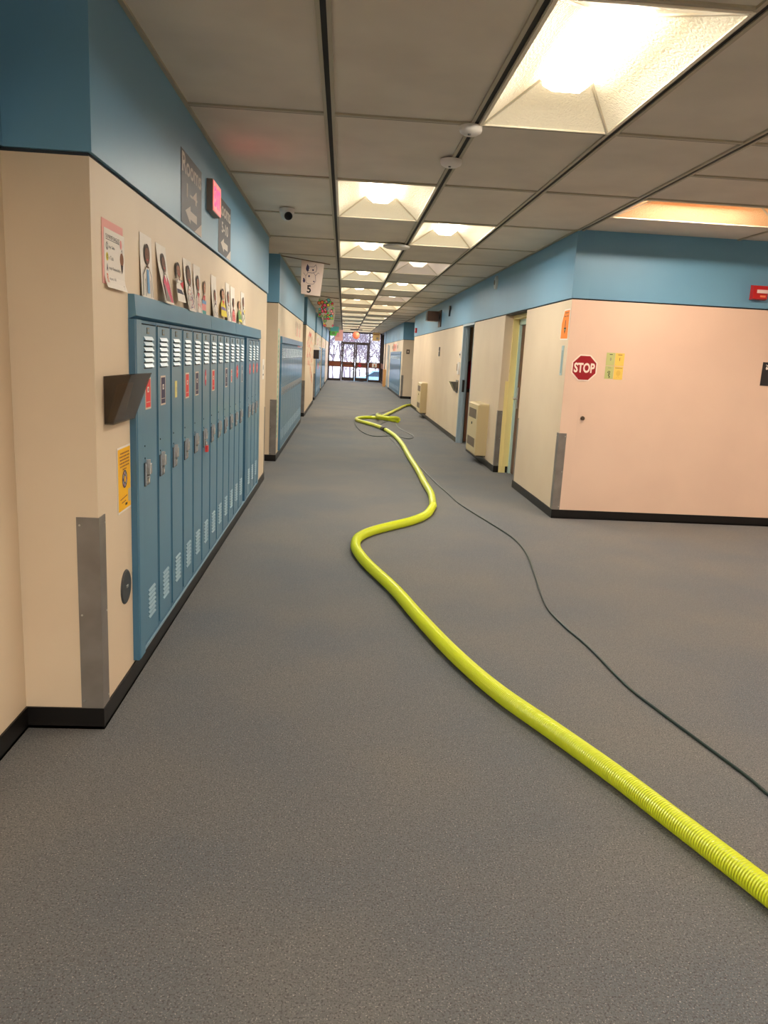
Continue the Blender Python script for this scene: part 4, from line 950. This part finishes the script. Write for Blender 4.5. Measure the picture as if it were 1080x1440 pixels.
# four small papers
def note(x0, z0, x1, z1, mt, draw, lab):
    b = SW(x0, z0, .0012); w, h = x1 - x0, z1 - z0; b.slab(0, w, 0, h, 0, .001, mt)
    if draw == '0': b.rect(w*.35, w*.7, h*.84, h*.89, .0016, M_black); b.line([(w*.52, h*.62), (w*.45, h*.5), (w*.52, h*.38), (w*.6, h*.5), (w*.52, h*.62)], .004, .0016, M_grey)
    elif draw == '1': b.rect(w*.28, w*.75, h*.84, h*.89, .0016, CLR['brown']); b.rect(w*.47, w*.54, h*.4, h*.64, .0016, CLR['brown'])
    elif draw == 's':
        b.rect(w*.3, w*.7, h*.85, h*.88, .0016, M_grey); b.line([(w*.3, h*.5), (w*.45, h*.62), (w*.62, h*.55), (w*.5, h*.42), (w*.34, h*.5)], .005, .0016, M_black); b.line([(w*.62, h*.4), (w*.4, h*.3), (w*.6, h*.18), (w*.5, h*.12), (w*.62, h*.1)], .006, .0016, M_black)
    else: b.rect(w*.1, w*.9, h*.86, h*.9, .0016, CLR['brown']); b.ell(w*.5, h*.5, w*.25, h*.22, .0014, mat('gold_shade', (220, 184, 84), .6), 14); b.line([(w*.3, h*.15), (w*.5, h*.25), (w*.65, h*.15)], .005, .0018, MATS['gold_shade'])
    b.build('note', label=lab, cat='note', group='small notes beside the stop sign')
note(2.524, 1.522, 2.608, 1.643, M_green, '0', 'upper green note of the four beside the stop sign')
note(2.612, 1.522, 2.700, 1.643, M_gold, '1', 'upper yellow note of the four beside the stop sign')
note(2.524, 1.396, 2.608, 1.516, M_green, 's', 'lower green note with a black scribble beside the stop sign')
note(2.612, 1.392, 2.700, 1.516, M_gold, 'g', 'lower yellow note of the four beside the stop sign')
t = thing('fire_alarm', (3.92, YS - PR, 2.205), 'red fire alarm box on the blue band at the right edge', 'fire alarm')
MB().prism([(3.845, YS - PR, 2.205), (4.0, YS - PR, 2.205), (4.0, YS - PR, 2.34), (3.845, YS - PR, 2.34)], [(3.852, YS - .062, 2.212), (3.992, YS - .062, 2.212), (3.992, YS - .062, 2.332), (3.852, YS - .062, 2.332)], M_alarm).build('body', t)
MB().box(3.885, 3.99, YS - .070, YS - .062, 2.265, 2.297, mat('strobe_clear', (236, 214, 214), .2)).build('strobe', t)
b = SW(3.92, 2.228, .063); b.rect(0, .055, 0, .018, .001, mat('alarm_label', (236, 130, 90), .5)); b.build('badge', t)
MB().lathe([(0, .03), (.012, .03), (.018, .02), (.02, 0)], (2.351, YS, 1.006), (0, -1, 0), mat('knob_dark', (84, 72, 58), .4, .4), 18).build('door_stop', label='small round dark wall bumper below the stop sign', cat='wall bumper')
t = thing('wall_placard', (4.16, YS - .002, 1.40), 'black placard cut by the right edge of the picture', 'placard')
b = SW(4.08, 1.405, .001); b.slab(0, .22, 0, .225, 0, .004, M_black); b.build('plate', t)
b = SW(4.08, 1.405, .0052); b.line([(.035, .17), (.05, .195), (.03, .2)], .006, .0006, M_white); b.ell(.045, .165, .012, .012, .0006, M_white, 12); b.rect(.075, .19, .165, .19, .0006, M_white); b.build('print', t)
t = thing('thermostat', (2.33, 28.29, 1.66), 'small dark wall switch on the far right corner past the cross corridor', 'switch')
MB().box(2.27, 2.39, 28.285, 28.3, 1.62, 1.78, M_grille).build('plate', t); MB().box(2.31, 2.35, 28.278, 28.285, 1.67, 1.73, M_card).build('button', t)
for k in range(4):
    b = RW(31.5 + k*1.1, 1.74, .001); b.slab(0, .8, 0, .28, 0, .001, [M_card, CLR['rose'], M_oran, M_card][k]); b.ell(.4, .15, .2, .08, .0016, CLR['brown'], 12)
    b.build('drawing', label='tan drawing above the far right locker bank', cat='drawing', group='drawings above the far right lockers')
MB().box(XR - .12, XR - .01, 38.6, 39.3, 0, .85, mat('tan_cabinet', (206, 160, 100), .5)).box(XR - .13, XR - .12, 38.64, 39.26, .05, .8, mat('tan_cabinet_front', (196, 150, 92), .5)).build('side_cabinet', label='tan cabinet against the right wall just before the exit windows', cat='cabinet')

# ------------------------------------------------------------------ camera maths also used to lay the hose on the floor where the photo shows it
f, yaw, pit, rol = 1071.8314, .062, -.20154, .05155
cy_, sy_, cp_, sp_ = math.cos(yaw), math.sin(yaw), math.cos(pit), math.sin(pit)
F = Vector((sy_*cp_, cy_*cp_, sp_)); R0 = Vector((cy_, -sy_, 0)); U0 = R0.cross(F)
R2 = R0*math.cos(rol) + U0*math.sin(rol); U2 = -R0*math.sin(rol) + U0*math.cos(rol)
CP = Vector((0, 0, CAMZ))
def floor_pt(u, v, z=0):
    d = F + R2*((u - 540)/f) - U2*((v - 720)/f); t = (z - CP.z)/d.z; return CP + d*t
def spline(pts, step):
    out = []
    P = [pts[0]*2 - pts[1]] + pts + [pts[-1]*2 - pts[-2]]
    for i in range(1, len(P)-2):
        p0, p1, p2, p3 = P[i-1], P[i], P[i+1], P[i+2]
        n = max(2, int((p2 - p1).length/.01))
        for k in range(n):
            t = k/n; out.append(.5*((2*p1) + (p2 - p0)*t + (2*p0 - 5*p1 + 4*p2 - p3)*t*t + (-p0 + 3*p1 - 3*p2 + p3)*t*t*t))
    out.append(pts[-1])
    res = [out[0]]; acc = 0                                   # even spacing
    for a, b in zip(out, out[1:]):
        l = (b - a).length
        while acc + l >= step:
            q = (step - acc)/l; a = a + (b - a)*q; res.append(a.copy()); l = (b - a).length; acc = 0
        acc += l
    return res
def smooth(pts, it):
    for _ in range(it):
        pts = [pts[0]] + [(pts[i-1] + pts[i]*2 + pts[i+1])/4 for i in range(1, len(pts)-1)] + [pts[-1]]
    return pts
HR = .038
hose_px = [(1500, 1640), (1290, 1440), (1170, 1330), (1080, 1254), (930, 1139), (860, 1086), (780, 1029), (700, 973), (640, 921), (592, 871), (555, 829), (520, 796), (506, 780), (500, 768), (504, 756), (522, 747), (548, 740), (580, 732), (600, 723), (609, 711), (606, 694), (596, 677), (587, 660), (578.5, 647), (572, 636), (566, 625), (557, 614.5), (550, 609), (541, 603.5), (533, 600), (524, 597), (513, 594), (504, 591.5), (501, 589.3), (505, 587.6), (516, 586.8), (530, 587.4), (545, 589.6), (556, 591.6), (559.5, 592.2)]
hp = [floor_pt(u, v, HR) for u, v in hose_px]
near = spline(hp[:20], .0025)
far1 = smooth(spline(hp[19:], .03), 6)
def rib(pts, pitch, r, mb, n=18):
    P = []; Rr = []
    acc = 0
    for i, p in enumerate(pts):
        ph = (i % 4)
        P.append(p); Rr.append(r*(1.0, 1.0, .93, .93)[ph])
    mb.tube(P, Rr, M_hose, n)
t = thing('vacuum_hose', hp[13].to_tuple(), 'long lime green corrugated hose snaking across the grey carpet', 'hose')
mb = MB(); rib(smooth(near, 3), .01, HR + .001, mb, 18)
mb.build('near_length', t, smooth=True)
MB().tube(far1, HR, M_hose, 14).build('middle_length', t, smooth=True)
loop_px = [(559.5, 592.2, 0), (561.5, 591.8, .03), (557, 592.2, .075), (548, 592.6, .078), (540, 591.8, .078), (532.5, 590.3, .078), (530, 588.2, .075), (531.5, 585.9, .05), (536, 585.6, 0), (542, 583.6, 0), (551, 579.3, 0), (560, 575, 0), (568, 571.3, 0), (576, 569.6, 0)]
lp = [floor_pt(u, v, HR) + Vector((0, 0, z)) for u, v, z in loop_px] + [Vector((2.6, 24.6, HR)), Vector((3.6, 24.9, HR))]
MB().tube(smooth(spline(lp, .03), 4), HR, M_hose, 14).build('far_length', t, smooth=True)
cp = floor_pt(539.5, 603.2, HR); cq = floor_pt(537.0, 602.0, HR); dd = (cq - cp).normalized()
MB().cyl(cp - dd*.12, cp + dd*.12, HR + .009, M_hosed, 20).build('coupling', t, label='black hose coupling')
# dark green cable
CR = .007
cab_px = [(1480, 1440), (1300, 1290), (1190, 1202), (1080, 1117), (1058, 1097), (1002, 1055.6), (927, 1000), (880, 963), (830, 912), (793, 880), (772, 858), (762, 838), (752, 808), (740, 778), (722, 757), (690, 736), (660, 717.5), (643, 706), (630, 694), (613, 679), (600, 666), (585, 651), (576, 644), (568, 637), (555, 623), (546.7, 614), (540, 608), (535, 603), (531, 600), (532.5, 598), (537, 595.6), (542.5, 593), (550, 591), (556, 592.5), (557, 596), (559, 600), (568, 606), (580, 612.5), (581.3, 615), (575, 617), (563, 615), (550, 613), (530, 613.7), (516.7, 611), (505, 604), (499, 595), (502, 589), (518, 585), (535, 581), (551.7, 576), (562, 573), (573, 570)]
cpt = [floor_pt(u, v, CR) for u, v in cab_px] + [Vector((2.5, 24.2, CR)), Vector((3.5, 24.5, CR))]
MB().tube(smooth(spline(cpt, .025), 3), CR, M_cable, 8).build('power_cable', label='thin dark green cable running beside the lime hose', cat='cable', smooth=True)

# ------------------------------------------------------------------ light, sky, camera
w = bpy.data.worlds.new('World'); bpy.context.scene.world = w; w.use_nodes = True
bg = w.node_tree.nodes['Background']
tcw = w.node_tree.nodes.new('ShaderNodeTexCoord'); nz = w.node_tree.nodes.new('ShaderNodeTexNoise'); nz.inputs['Scale'].default_value = 3
w.node_tree.links.new(tcw.outputs['Generated'], nz.inputs['Vector'])
mx = w.node_tree.nodes.new('ShaderNodeMix'); mx.data_type = 'RGBA'; w.node_tree.links.new(nz.outputs['Fac'], mx.inputs['Factor'])
mx.inputs[6].default_value = (.80, .84, 1.0, 1); mx.inputs[7].default_value = (.95, .92, 1.0, 1)
w.node_tree.links.new(mx.outputs[2], bg.inputs['Color']); bg.inputs['Strength'].default_value = 2.6

cd = bpy.data.cameras.new('camera'); co = bpy.data.objects.new('camera', cd); C.objects.link(co)
cd.sensor_fit = 'VERTICAL'; cd.sensor_height = 24; cd.lens = f/1440*24; cd.clip_start = .05; cd.clip_end = 300
B_ = -F
co.matrix_world = Matrix(((R2.x, U2.x, B_.x, 0), (R2.y, U2.y, B_.y, 0), (R2.z, U2.z, B_.z, CAMZ), (0, 0, 0, 1)))
sc = bpy.context.scene; sc.camera = co
sc.view_settings.view_transform = 'Standard'; sc.view_settings.look = 'None'; sc.view_settings.gamma = 1; sc.view_settings.use_curve_mapping = False
sc.view_settings.exposure = 0.5
sc.cycles.use_denoising = True
sc.cycles.max_bounces = 10; sc.cycles.diffuse_bounces = 7; sc.cycles.sample_clamp_indirect = 6
